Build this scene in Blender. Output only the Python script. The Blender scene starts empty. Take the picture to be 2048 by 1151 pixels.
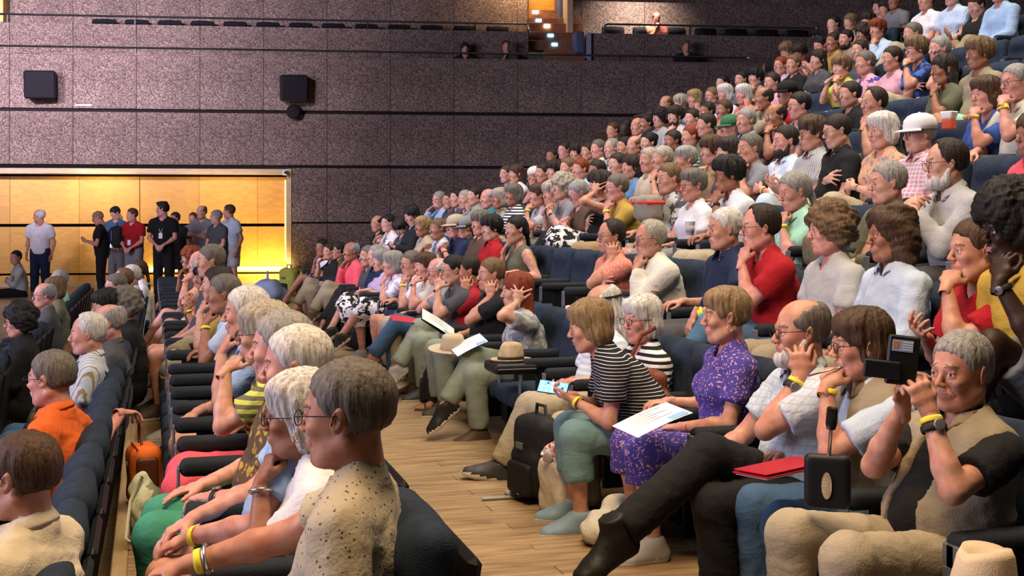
import bpy, math, random, time
T0 = time.time()
import numpy as np
from mathutils import Matrix, Vector
SC = bpy.context.scene
COL = SC.collection
PI = math.pi
# ------------------------------------------------------------------ camera, world, light, exposure
ZC = 1.62                      # eye height of the photographer above the cross aisle
FPX = 2550.0                   # focal length in pixels of the 2048 px wide frame
YAW = math.atan(724 / FPX)     # the rows run along +Y, the camera looks a little to the right of them
SA, CA = math.sin(YAW), math.cos(YAW)
cam_d = bpy.data.cameras.new('camera')
cam = bpy.data.objects.new('camera', cam_d); COL.objects.link(cam)
cam.location = (0, 0, ZC); cam.rotation_euler = (PI / 2, 0, -YAW)
cam_d.sensor_width = 36; cam_d.lens = FPX / 2048 * 36; cam_d.shift_y = -160.5 / 2048
cam_d.clip_end = 200
SC.camera = cam
w = bpy.data.worlds.new('hall_air'); SC.world = w; w.use_nodes = True
w.node_tree.nodes['Background'].inputs[0].default_value = (.55, .52, .62, 1)
w.node_tree.nodes['Background'].inputs[1].default_value = .028
SC.view_settings.view_transform = 'Standard'; SC.view_settings.look = 'None'
SC.view_settings.gamma = 1; SC.view_settings.use_curve_mapping = False
SC.view_settings.exposure = 0.25

def area(name, loc, target, sx, sy, power, col, spread=180):
    d = bpy.data.lights.new(name, 'AREA'); d.shape = 'RECTANGLE'; d.size = sx; d.size_y = sy
    d.energy = power; d.color = col; d.spread = math.radians(spread)
    o = bpy.data.objects.new(name, d); COL.objects.link(o); o.location = loc
    o.rotation_euler = (Vector(target) - Vector(loc)).to_track_quat('-Z', 'Y').to_euler()
    o['kind'] = 'helper'
    return o
# the lit stage and screen to the left (cool), the house lights overhead (warm-neutral), wall washers
area('stage_light', (-11, 6.0, 4.5), (4, 9, 1.2), 9, 5, 1350, (.84, .76, .96))
area('stage_light', (-9, 15, 5.0), (7, 19, 2.5), 6, 4, 330, (.86, .76, 1.0), 90)
area('house_light', (5.5, 10, 10.0), (5.5, 11, 0), 7, 12, 700, (1.0, .88, .70), 100)
area('house_light', (0.3, 3.2, 6.5), (1.2, 4.6, 0), 2.0, 2.5, 190, (1.0, .70, .40), 120)
for _x, _p in ((-10.5, 210), (-6.5, 240), (-2.5, 150)): area('wall_washer', (_x, 17.0, 6.0), (_x + 2.2, 27.0, 5.0), 1.2, .6, _p, (.96, .80, .98), 52)

# ------------------------------------------------------------------ small helpers
def ray_dir(px):
    return (px - 1024) / FPX
def at_x(px, py, X):
    """the point of the plane x = X seen at this pixel of the 2048 x 1151 frame"""
    t = ray_dir(px); D = X / (SA + t * CA)
    return Vector((X, D * (CA - t * SA), ZC + D * (415 - py) / FPX)), FPX / D
def at_z(px, py, z):
    D = (ZC - z) * FPX / (py - 415); t = ray_dir(px)
    return Vector((D * (SA + t * CA), D * (CA - t * SA), z)), FPX / D
def at_d(px, py, D):
    t = ray_dir(px)
    return Vector((D * (SA + t * CA), D * (CA - t * SA), ZC + D * (415 - py) / FPX)), FPX / D

MATS = {}
def mat(name, col, rough=.7, pattern=None, col2=None, bump=0, bscale=60, metal=0, emit=None, spec=.3, scale=1, spec_w=None):
    key = (name, tuple(col), rough, pattern, tuple(col2) if col2 else None, bump, bscale, metal, emit, scale)
    if key in MATS: return MATS[key]
    m = bpy.data.materials.new(name); m.use_nodes = True
    nt = m.node_tree; N = nt.nodes; L = nt.links; b = N['Principled BSDF']
    b.inputs['Base Color'].default_value = (*col, 1); b.inputs['Roughness'].default_value = rough
    b.inputs['Metallic'].default_value = metal; b.inputs['Specular IOR Level'].default_value = spec
    if emit:
        b.inputs['Emission Color'].default_value = (*col, 1); b.inputs['Emission Strength'].default_value = emit
    tc = N.new('ShaderNodeTexCoord')
    def ramp(fac, c1, c2, p1=.45, p2=.55):
        r = N.new('ShaderNodeValToRGB'); r.color_ramp.elements[0].position = p1; r.color_ramp.elements[1].position = p2
        r.color_ramp.elements[0].color = (*c1, 1); r.color_ramp.elements[1].color = (*c2, 1)
        L.new(fac, r.inputs[0]); return r.outputs[0]
    def mapping(s, rot=(0, 0, 0)):
        mp = N.new('ShaderNodeMapping'); mp.inputs['Scale'].default_value = s; mp.inputs['Rotation'].default_value = rot
        L.new(tc.outputs['Object'], mp.inputs[0]); return mp.outputs[0]
    c2 = col2 or tuple(c * .75 for c in col)
    out = None
    if pattern == 'stripe_h':
        t = N.new('ShaderNodeTexWave'); t.bands_direction = 'Z'; t.inputs['Scale'].default_value = 9 * scale; t.inputs['Distortion'].default_value = .4
        L.new(mapping((1, 1, 1)), t.inputs[0]); out = ramp(t.outputs['Fac'], col, c2)
    elif pattern == 'pin_h':
        t = N.new('ShaderNodeTexWave'); t.bands_direction = 'Z'; t.inputs['Scale'].default_value = 19; L.new(mapping((1, 1, 1)), t.inputs[0]); out = ramp(t.outputs['Fac'], col, c2, .90, .96)
    elif pattern == 'stripe_v':
        t = N.new('ShaderNodeTexWave'); t.bands_direction = 'Y'; t.inputs['Scale'].default_value = 14 * scale; t.inputs['Distortion'].default_value = .6
        L.new(mapping((1, 1, 1)), t.inputs[0]); out = ramp(t.outputs['Fac'], col, c2, .75, .85)
    elif pattern == 'check':
        a_ = []
        for ax in 'YZ':
            t = N.new('ShaderNodeTexWave'); t.bands_direction = ax; t.inputs['Scale'].default_value = 11 * scale
            L.new(mapping((1, 1, 1)), t.inputs[0]); a_.append(t.outputs['Fac'])
        mx = N.new('ShaderNodeMath'); mx.operation = 'MAXIMUM'; L.new(a_[0], mx.inputs[0]); L.new(a_[1], mx.inputs[1])
        out = ramp(mx.outputs[0], col, c2, .8, .95)
    elif pattern in ('floral', 'spots', 'leaf', 'speck'):
        t = N.new('ShaderNodeTexVoronoi' if pattern != 'leaf' else 'ShaderNodeTexNoise')
        t.inputs['Scale'].default_value = {'floral': 28, 'spots': 60, 'leaf': 16, 'speck': 62}[pattern] * scale
        wv = N.new('ShaderNodeTexNoise'); wv.inputs['Scale'].default_value = 12
        L.new(mapping((1, 1, 1)), wv.inputs[0])
        md = N.new('ShaderNodeMixRGB'); md.inputs[0].default_value = .12 if pattern != 'spots' else 0.0
        L.new(mapping((1, 1, 1)), md.inputs[1]); L.new(wv.outputs['Color'], md.inputs[2]); L.new(md.outputs[0], t.inputs[0])
        if pattern == 'leaf': out = ramp(t.outputs['Fac'], col, c2, .48, .52)
        elif pattern == 'speck': out = ramp(t.outputs['Distance'], c2, col, .22, .38)
        elif pattern == 'floral': out = ramp(t.outputs['Distance'], c2, col, .30, .42)
        else: out = ramp(t.outputs['Distance'], c2, col, .18, .22)
    elif pattern == 'mottle':
        t = N.new('ShaderNodeTexNoise'); t.inputs['Scale'].default_value = 22 * scale; t.inputs['Detail'].default_value = 4
        L.new(mapping((1, 1, 1)), t.inputs[0]); out = ramp(t.outputs['Fac'], c2, col, .35, .65)
    elif pattern == 'hair':
        t = N.new('ShaderNodeTexNoise'); t.inputs['Scale'].default_value = 1; t.inputs['Detail'].default_value = 3
        L.new(mapping((95, 95, 14)), t.inputs[0]); out = ramp(t.outputs['Fac'], c2, col, .32, .66)
    elif pattern == 'skin':
        t = N.new('ShaderNodeTexNoise'); t.inputs['Scale'].default_value = 24; t.inputs['Detail'].default_value = 5
        L.new(mapping((1, 1, 1)), t.inputs[0]); out = ramp(t.outputs['Fac'], (col[0] * .86, col[1] * .70, col[2] * .68), col, .38, .62)
    elif pattern == 'denim':
        t = N.new('ShaderNodeTexNoise'); t.inputs['Scale'].default_value = 9; t.inputs['Detail'].default_value = 6
        L.new(mapping((1, 1, 1)), t.inputs[0]); out = ramp(t.outputs['Fac'], c2, col, .3, .7)
    if out is not None: L.new(out, b.inputs['Base Color'])
    if bump:
        t = N.new('ShaderNodeTexNoise'); t.inputs['Scale'].default_value = bscale; t.inputs['Detail'].default_value = 4
        L.new(mapping((1, 1, .25) if pattern == 'hair' else (1, 1, 1)), t.inputs[0])
        bp = N.new('ShaderNodeBump'); bp.inputs['Strength'].default_value = bump; bp.inputs['Distance'].default_value = .01
        L.new(t.outputs['Fac'], bp.inputs['Height']); L.new(bp.outputs[0], b.inputs['Normal'])
        if name.startswith('cloth'):      # soft creases
            t2 = N.new('ShaderNodeTexNoise'); t2.inputs['Scale'].default_value = 8; t2.inputs['Detail'].default_value = 2; t2.inputs['Distortion'].default_value = 1.6
            L.new(mapping((1, .7, 1.3)), t2.inputs[0]); bp2 = N.new('ShaderNodeBump'); bp2.inputs['Strength'].default_value = .25; bp2.inputs['Distance'].default_value = .028
            L.new(t2.outputs['Fac'], bp2.inputs['Height']); L.new(bp.outputs[0], bp2.inputs['Normal']); L.new(bp2.outputs[0], b.inputs['Normal'])
    MATS[key] = m
    return m

def mesh_from(name, V, F, mats=None, mi=None, smooth=True):
    me = bpy.data.meshes.new(name)
    V = np.asarray(V, dtype=np.float32).reshape(-1, 3)
    if isinstance(F, np.ndarray):
        nf = len(F); k = F.shape[1]
        me.vertices.add(len(V)); me.vertices.foreach_set('co', V.ravel())
        me.loops.add(nf * k); me.loops.foreach_set('vertex_index', F.astype(np.int32).ravel())
        me.polygons.add(nf); me.polygons.foreach_set('loop_start', np.arange(0, nf * k, k, dtype=np.int32))
        me.update(calc_edges=True)
    else:
        me.from_pydata([tuple(v) for v in V], [], [tuple(f) for f in F]); me.update()
    if mats:
        for m in mats: me.materials.append(m)
    if mi is not None: me.polygons.foreach_set('material_index', np.asarray(mi, dtype=np.int32))
    me.polygons.foreach_set('use_smooth', [smooth] * len(me.polygons))
    return me

_dob = None
def thin(me, ratio):
    """collapse the dense iso-surface to a fraction of its triangles"""
    global _dob
    o = bpy.data.objects.new('tmp', me); COL.objects.link(o); md = o.modifiers.new('d', 'DECIMATE'); md.ratio = ratio
    dg = bpy.context.evaluated_depsgraph_get(); m2 = bpy.data.meshes.new_from_object(o.evaluated_get(dg), depsgraph=dg)
    nm = me.name; bpy.data.objects.remove(o); bpy.data.meshes.remove(me); m2.name = nm
    m2.polygons.foreach_set('use_smooth', [True] * len(m2.polygons))
    return m2
def link(name, me, parent=None, M=None, material=None):
    o = bpy.data.objects.new(name, me); COL.objects.link(o)
    if parent is not None: o.parent = parent
    if M is not None: o.matrix_local = M
    if material is not None and len(me.materials): o.material_slots[0].link = 'OBJECT'; o.material_slots[0].material = material
    return o
def tag(o, label=None, cat=None, group=None, kind=None):
    if label: o['label'] = label
    if cat: o['category'] = cat
    if group: o['group'] = group
    if kind: o['kind'] = kind
    return o

class MB:
    """collects boxes, tubes, lathes for one mesh"""
    def __init__(s): s.v = []; s.f = []; s.m = []
    def add(s, V, F, mi=0):
        b = len(s.v); s.v += [tuple(v) for v in V]; s.f += [tuple(i + b for i in f) for f in F]; s.m += [mi] * len(F); return s
    def box(s, c, d, mi=0, bev=0.0, R=None, taper=1.0):
        """a box with chamfered edges"""
        x, y, z = [q / 2 for q in d]; b = min(bev, x * .9, y * .9, z * .9)
        P = []
        if b <= 0:
            P = [(sx * x * (taper if sz > 0 else 1), sy * y * (taper if sz > 0 else 1), sz * z) for sz in (-1, 1) for sy in (-1, 1) for sx in (-1, 1)]
            F = [(0, 2, 3, 1), (4, 5, 7, 6), (0, 1, 5, 4), (2, 6, 7, 3), (0, 4, 6, 2), (1, 3, 7, 5)]
        else:
            idx = {}
            for sx in (-1, 1):
                for sy in (-1, 1):
                    for sz in (-1, 1):
                        k = taper if sz > 0 else 1
                        for a, q in enumerate([(x, y - b, z - b), (x - b, y, z - b), (x - b, y - b, z)]):
                            idx[(sx, sy, sz, a)] = len(P); P.append((sx * q[0] * k, sy * q[1] * k, sz * q[2]))
            F = []
            for sg in (-1, 1):
                q = [idx[(sg, -1, -1, 0)], idx[(sg, 1, -1, 0)], idx[(sg, 1, 1, 0)], idx[(sg, -1, 1, 0)]]; F.append(q if sg > 0 else q[::-1])
                q = [idx[(-1, sg, -1, 1)], idx[(-1, sg, 1, 1)], idx[(1, sg, 1, 1)], idx[(1, sg, -1, 1)]]; F.append(q if sg > 0 else q[::-1])
                q = [idx[(-1, -1, sg, 2)], idx[(1, -1, sg, 2)], idx[(1, 1, sg, 2)], idx[(-1, 1, sg, 2)]]; F.append(q if sg > 0 else q[::-1])
            for s1 in (-1, 1):
                for s2 in (-1, 1):
                    q = [idx[(s1, s2, -1, 0)], idx[(s1, s2, -1, 1)], idx[(s1, s2, 1, 1)], idx[(s1, s2, 1, 0)]]; F.append(q if s1 * s2 > 0 else q[::-1])
                    q = [idx[(-1, s1, s2, 1)], idx[(-1, s1, s2, 2)], idx[(1, s1, s2, 2)], idx[(1, s1, s2, 1)]]; F.append(q if s1 * s2 > 0 else q[::-1])
                    q = [idx[(s1, -1, s2, 2)], idx[(s1, -1, s2, 0)], idx[(s1, 1, s2, 0)], idx[(s1, 1, s2, 2)]]; F.append(q[::-1] if s1 * s2 < 0 else q)
            for sx in (-1, 1):
                for sy in (-1, 1):
                    for sz in (-1, 1):
                        q = [idx[(sx, sy, sz, a)] for a in range(3)]; F.append(q if sx * sy * sz > 0 else q[::-1])
        P = [Vector(p) for p in P]
        if R is not None: P = [R @ p for p in P]
        c = Vector(c)
        return s.add([p + c for p in P], F, mi)
    def tube(s, pts, r, n=8, mi=0, closed=False, flat=1.0, up=None, cap=True):
        pts = [Vector(p) for p in pts]; m = len(pts); V = []; rr = r if isinstance(r, (list, tuple)) else [r] * m
        prev = Vector(up) if up is not None else None
        for i, p in enumerate(pts):
            a = pts[(i - 1) % m] if (closed or i > 0) else p; b = pts[(i + 1) % m] if (closed or i < m - 1) else p
            t = (b - a).normalized()
            if prev is None: prev = Vector((0, 0, 1)) if abs(t.z) < .9 else Vector((1, 0, 0))
            u = (prev - t * prev.dot(t)).normalized(); wv = t.cross(u); 
            if up is None: prev = u
            for k in range(n):
                an = 2 * PI * k / n; V.append(p + (u * math.cos(an) + wv * (math.sin(an) * flat)) * rr[i])
        F = []
        for i in range(m if closed else m - 1):
            j = (i + 1) % m
            for k in range(n):
                k2 = (k + 1) % n; F.append((i * n + k, j * n + k, j * n + k2, i * n + k2)[::-1])
        if cap and not closed: F.append(tuple(range(n))); F.append(tuple(range((m - 1) * n, m * n))[::-1])
        return s.add(V, F, mi)
    def lathe(s, prof, c=(0, 0, 0), n=20, mi=0, R=None, sy=1.0):
        V = []; F = []
        for r, z in prof:
            for k in range(n):
                a = 2 * PI * k / n; V.append(Vector((r * math.cos(a), r * math.sin(a) * sy, z)))
        for i in range(len(prof) - 1):
            for k in range(n):
                k2 = (k + 1) % n; F.append((i * n + k, i * n + k2, (i + 1) * n + k2, (i + 1) * n + k))
        if prof[0][0] > 1e-5: F.append(tuple(range(n))[::-1])
        if prof[-1][0] > 1e-5: F.append(tuple(range((len(prof) - 1) * n, len(prof) * n)))
        if R is not None: V = [R @ v for v in V]
        c = Vector(c)
        return s.add([v + c for v in V], F, mi)
    def mesh(s, name, mats, smooth=False): return mesh_from(name, s.v, s.f, mats, s.m, smooth)
    def obj(s, name, mats, parent=None, M=None, smooth=False):
        return link(name, s.mesh(name, mats if isinstance(mats, (list, tuple)) else [mats], smooth), parent, M)

# ------------------------------------------------------------------ implicit surfaces (smooth union of limbs -> one continuous skin)
class Field:
    def __init__(s, lo, hi, h):
        s.lo = np.array(lo, float); s.h = h
        s.n = np.maximum(4, np.ceil((np.array(hi, float) - s.lo) / h).astype(int) + 1)
        s.v = np.full(tuple(s.n), 1.0, np.float32)
    def sub(s, lo, hi, m):
        a = np.clip(np.floor((np.array(lo) - m - s.lo) / s.h).astype(int), 0, s.n - 1)
        b = np.clip(np.ceil((np.array(hi) + m - s.lo) / s.h).astype(int) + 1, 1, s.n)
        if np.any(b <= a): return None, None
        ax = [s.lo[i] + s.h * np.arange(a[i], b[i]) for i in range(3)]
        P = (ax[0][:, None, None], ax[1][None, :, None], ax[2][None, None, :])
        return tuple(slice(a[i], b[i]) for i in range(3)), P
    def put(s, prim, k=.02, mode='u'):
        lo, hi, fn = prim
        sl, P = s.sub(lo, hi, k + 2.5 * s.h + .012)
        if sl is None: return s
        d = fn(*P); a = s.v[sl]
        if mode == 'u':
            hh = np.maximum(k - np.abs(a - d), 0); r = np.minimum(a, d) - hh * hh / (4 * k + 1e-9)
        elif mode == 's':
            d = -d; hh = np.maximum(k - np.abs(a - d), 0); r = np.maximum(a, d) + hh * hh / (4 * k + 1e-9)
        s.v[sl] = r
        return s
    def nets(s):
        v = s.v; S = v < 0
        c = np.zeros(tuple(s.n - 1), np.int8)
        for i in (0, 1):
            for j in (0, 1):
                for k in (0, 1):
                    c += S[i:s.n[0] - 1 + i, j:s.n[1] - 1 + j, k:s.n[2] - 1 + k]
        I, J, K = np.nonzero((c > 0) & (c < 8))
        idx = np.full(c.shape, -1, np.int64); idx[I, J, K] = np.arange(len(I))
        acc = np.zeros((len(I), 3)); cnt = np.zeros(len(I))
        C = np.stack([I, J, K], 1)
        for ax in range(3):
            o = [q for q in range(3) if q != ax]
            for p in (0, 1):
                for q in (0, 1):
                    A = C.copy(); A[:, o[0]] += p; A[:, o[1]] += q; B = A.copy(); B[:, ax] += 1
                    va = v[A[:, 0], A[:, 1], A[:, 2]]; vb = v[B[:, 0], B[:, 1], B[:, 2]]
                    cr = (va < 0) != (vb < 0); t = np.where(cr, va / np.where(cr, va - vb, 1), 0)
                    X = A.astype(float); X[:, ax] += t; acc[cr] += X[cr]; cnt[cr] += 1
        V = s.lo + s.h * acc / cnt[:, None]
        F = []
        for ax in range(3):
            o = [q for q in range(3) if q != ax]
            sh = list(s.n); sh[ax] -= 1
            a = [slice(None)] * 3; b = [slice(None)] * 3
            a[ax] = slice(0, s.n[ax] - 1); b[ax] = slice(1, s.n[ax])
            sa = S[tuple(a)]; sb = S[tuple(b)]; cr = sa != sb
            E = np.stack(np.nonzero(cr), 1)
            ok = (E[:, o[0]] > 0) & (E[:, o[1]] > 0) & (E[:, o[0]] < s.n[o[0]] - 1) & (E[:, o[1]] < s.n[o[1]] - 1)
            E = E[ok]; ins = sa[E[:, 0], E[:, 1], E[:, 2]]
            def g(d0, d1):
                Q = E.copy(); Q[:, o[0]] += d0; Q[:, o[1]] += d1; return idx[Q[:, 0], Q[:, 1], Q[:, 2]]
            quad = np.stack([g(-1, -1), g(0, -1), g(0, 0), g(-1, 0)], 1)
            flip = ins if ax != 1 else ~ins
            quad[~flip] = quad[~flip][:, ::-1]
            F.append(quad)
        return V, np.concatenate(F)

def cone(a, b, ra, rb, cut=None):
    a = np.array(a, float); b = np.array(b, float); ba = b - a; L2 = max(ba @ ba, 1e-9); R = max(ra, rb)
    def fn(X, Y, Z):
        px, py, pz = X - a[0], Y - a[1], Z - a[2]
        h = np.clip((px * ba[0] + py * ba[1] + pz * ba[2]) / L2, 0, 1)
        d = np.sqrt((px - h * ba[0]) ** 2 + (py - h * ba[1]) ** 2 + (pz - h * ba[2]) ** 2) - (ra + (rb - ra) * h)
        if cut is not None:
            cp, cn = cut; d = np.maximum(d, (X - cp[0]) * cn[0] + (Y - cp[1]) * cn[1] + (Z - cp[2]) * cn[2])
        return d
    return (np.minimum(a, b) - R, np.maximum(a, b) + R, fn)
def econe(a, b, wdir, A, B, cut=None):
    """elliptic cone: half widths A=(across,deep) at a, B at b"""
    a = np.array(a, float); b = np.array(b, float); ba = b - a; L = np.linalg.norm(ba) + 1e-9; t = ba / L
    wd = np.array(wdir, float); wd = wd - t * (wd @ t); wd /= np.linalg.norm(wd); dd = np.cross(t, wd); R = max(*A, *B)
    def fn(X, Y, Z):
        px, py, pz = X - a[0], Y - a[1], Z - a[2]
        ax = px * t[0] + py * t[1] + pz * t[2]; h = np.clip(ax / L, 0, 1); e = ax - h * L
        la = px * wd[0] + py * wd[1] + pz * wd[2]; de = px * dd[0] + py * dd[1] + pz * dd[2]
        rw = A[0] + (B[0] - A[0]) * h; rd = A[1] + (B[1] - A[1]) * h; rm = np.minimum(rw, rd)
        d = (np.sqrt((la / rw) ** 2 + (de / rd) ** 2 + (e / rm) ** 2) - 1) * rm
        if cut is not None:
            cp, cn = cut; d = np.maximum(d, (X - cp[0]) * cn[0] + (Y - cp[1]) * cn[1] + (Z - cp[2]) * cn[2])
        return d
    return (np.minimum(a, b) - R, np.maximum(a, b) + R, fn)
def ell(c, r, rot=None):
    c = np.array(c, float); r = np.array(r, float); R = max(r)
    M = np.array(rot.to_3x3().transposed()) if rot is not None else None
    def fn(X, Y, Z):
        x, y, z = X - c[0], Y - c[1], Z - c[2]
        if M is not None:
            x, y, z = (M[0, 0] * x + M[0, 1] * y + M[0, 2] * z, M[1, 0] * x + M[1, 1] * y + M[1, 2] * z, M[2, 0] * x + M[2, 1] * y + M[2, 2] * z)
        k0 = np.sqrt((x / r[0]) ** 2 + (y / r[1]) ** 2 + (z / r[2]) ** 2); k1 = np.sqrt((x / r[0] ** 2) ** 2 + (y / r[1] ** 2) ** 2 + (z / r[2] ** 2) ** 2)
        return k0 * (k0 - 1) / (k1 + 1e-6)
    e = r if M is None else np.array([R] * 3)
    return (c - e, c + e, fn)
def half(cp, cn):
    cp = np.array(cp, float); cn = np.array(cn, float); cn /= np.linalg.norm(cn)
    return (np.array([-9.] * 3), np.array([9.] * 3), lambda X, Y, Z: (X - cp[0]) * cn[0] + (Y - cp[1]) * cn[1] + (Z - cp[2]) * cn[2])
def wob(V, seed, amp, f):
    """cheap cloth / hair undulation: displacement in [-amp, amp] as a function of position"""
    r = np.random.RandomState(seed); out = np.zeros(len(V))
    for q in range(5):
        d = r.normal(size=3); d /= np.linalg.norm(d); ph = r.rand() * 6; d2 = r.normal(size=3)
        out += np.sin(V @ d * f * (1 + .6 * q) + ph + 1.6 * np.sin(V @ d2 * f * .35 + ph)) / (1 + .5 * q)
    return amp * out / 2.2
def vnormals(V, F):
    n = np.cross(V[F[:, 2]] - V[F[:, 0]], V[F[:, 3]] - V[F[:, 1]]); N = np.zeros_like(V)
    for k in range(4): np.add.at(N, F[:, k], n)
    return N / (np.linalg.norm(N, axis=1)[:, None] + 1e-9)
# ------------------------------------------------------------------ heads, hands, hair, bodies
E4 = lambda R, t: Matrix.LocRotScale(Vector(t), R, None)
def npM(M, V):
    A = np.array(M); return V @ A[:3, :3].T + A[:3, 3]
HEADS = {}; THIN = []
def head_mesh(kind, res):
    """kind m / f / o ; origin between the ears, +x towards the nose; 0 skin 1 eye white 2 iris 3 lips 4 brows"""
    key = (kind, res)
    if key in HEADS: return HEADS[key]
    jw = {'m': 1.0, 'f': .88, 'o': 1.03, 'n': .96}[kind]; old = kind == 'o'
    F = Field((-.13, -.10, -.20), (.14, .10, .135), res)
    F.put(ell((-.012, 0, .035), (.098, .077, .084)), .01)
    F.put(ell((.028, 0, -.028), (.058, .061 * (.5 + .5 * jw), .082)), .03)
    F.put(ell((.028, 0, -.077), (.052, .052 * jw, .040)), .03)
    F.put(ell((.070, 0, -.098), (.020 * jw, .024 * jw, .018)), .025)
    for s in (-1, 1):
        F.put(cone((-.01, s * .052, -.055), (.05, s * .034 * jw, -.092), .022, .019), .02)     # jaw line
        F.put(ell((.066, s * .040, -.022), (.020, .019, .019)), .02)                           # cheek bone
    F.put(cone((.081, -.028, .022), (.081, .028, .022), .012, .012), .015)                     # brow ridge
    for s in (-1, 1): F.put(ell((.098, s * .032, .003), (.017, .018, .012)), .014, 's')        # eye sockets
    F.put(cone((.087, 0, .010), (.109, 0, -.024), .0075, .0105), .010)                         # nose
    for s in (-1, 1): F.put(ell((.099, s * .011, -.029), (.010, .008, .007)), .006)
    F.put(ell((.079, 0, -.058), (.018, .030, .020)), .012)
    F.put(ell((.0945, 0, -.0535), (.0075, .020, .0052)), .004)
    F.put(ell((.0925, 0, -.0645), (.0080, .017, .0062)), .004)
    F.put(ell((.101, 0, -.0592), (.010, .021, .0014)), .002, 's')
    for s in (-1, 1):
        F.put(ell((.0775, s * .031, .004), (.0125, .0135, .0125)), .003)                       # eye ball + lids
        F.put(cone((.0885, s * .021, .0125), (.0845, s * .042, .0115), .0036, .0034), .004)    # upper lid
        F.put(cone((.0870, s * .022, -.0050), (.0835, s * .041, -.0045), .0034, .0032), .005)  # lower lid
        if old:
            F.put(cone((.083, s * .026, -.016), (.070, s * .046, -.022), .006, .005), .006)
            F.put(cone((.088, s * .020, -.034), (.072, s * .036, -.066), .003, .003), .006, 's')
        e = Matrix.Rotation(math.radians(-14), 4, 'Y') @ Matrix.Rotation(math.radians(s * 22), 4, 'Z')
        F.put(ell((-.004, s * .079, -.004), (.0175, .0065, .031), e), .006)
        F.put(ell((.001, s * .086, -.002), (.009, .005, .018), e), .004, 's')
    F.put(cone((-.018, 0, -.055), (-.030, 0, -.132), .054 * (.55 + .45 * jw), .050 * (.5 + .5 * jw)), .025)
    F.put(half((0, 0, -.175), (0, 0, -1)), .001, 's') if False else None
    V, Q = F.nets()
    c = V[Q].mean(1); mi = np.zeros(len(Q), int)
    for s in (-1, 1):
        dy = (c[:, 1] - s * .0315) / .0115; dz = (c[:, 2] - .0040) / .0050
        m1 = (dy ** 2 + dz ** 2 < 1) & (c[:, 0] > .075); mi[m1] = 1
        m2 = ((c[:, 1] - s * .0315) ** 2 + (c[:, 2] - .0045) ** 2 < .0052 ** 2) & (c[:, 0] > .075); mi[m2] = 2
        m4 = (np.abs(c[:, 2] - .0285 + np.abs(c[:, 1] - s * .03) * .12) < .0042) & (np.abs(c[:, 1] - s * .032) < .017) & (c[:, 0] > .06); mi[m4] = 4
    m3 = (np.abs(c[:, 2] + .0595) < .0085) & (np.abs(c[:, 1]) < .0215) & (c[:, 0] > .0885); mi[m3] = 3
    HEADS[key] = (V, Q, mi)
    return HEADS[key]

HANDS = {}
def hand_mesh(pose, res):
    """right-angle frame: origin at wrist, +x to fingertips, +z back of hand, thumb on +y; curl per pose"""
    key = (pose, res)
    if key in HANDS: return HANDS[key]
    curl = {'relax': (25, 30, 22), 'flat': (8, 10, 8), 'fist': (78, 88, 60), 'hold': (38, 46, 30), 'point': (20, 25, 15), 'spread': (12, 14, 10)}[pose]
    F = Field((-.05, -.07, -.11), (.21, .105, .045), res)
    F.put(cone((-.035, 0, 0), (0, 0, 0), .026, .024), .01)
    F.put(econe((.0, 0, 0), (.045, 0, 0), (0, 1, 0), (.026, .019), (.040, .016)), .015)
    F.put(econe((.045, 0, 0), (.085, 0, 0), (0, 1, 0), (.041, .014), (.040, .0115)), .01)
    tips = []
    for i, (y, L) in enumerate(((.030, .074), (.010, .083), (-.010, .077), (-.029, .060))):
        ang = 0; p = np.array([.088 - abs(i - 1) * .004, y, .001]); sp = (y * (.9 if pose != 'spread' else 4.5)) * (0 if pose == 'fist' else 1)
        r = .0092 - .0006 * (i == 3); c = curl
        if pose == 'point' and i == 0: c = (0, 4, 2)
        if pose == 'point' and i > 0: c = (60, 75, 45)
        for j, (l, cc) in enumerate(zip((.45, .31, .24), c)):
            ang += math.radians(cc + i * 2)
            q = p + np.array([math.cos(ang) * L * l, sp * l, -math.sin(ang) * L * l])
            F.put(cone(p, q, r, r * .92), .0035 if j else .008); p = q; r *= .92
        tips.append(p)
    t0 = np.array([.022, .024, -.006])
    if pose == 'fist': pts = [(.052, .046, -.022), (.078, .038, -.040), (.094, .020, -.046)]
    elif pose in ('hold', 'relax'): pts = [(.050, .050, -.020), (.080, .060, -.030), (.103, .056, -.032)]
    else: pts = [(.048, .056, -.010), (.072, .080, -.014), (.088, .097, -.016)]
    r = .0135
    for q in pts:
        q = np.array(q); F.put(cone(t0, q, r, r * .84), .008); t0 = q; r *= .84
    V, Q = F.nets(); HANDS[key] = (V, Q)
    return HANDS[key]

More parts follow.
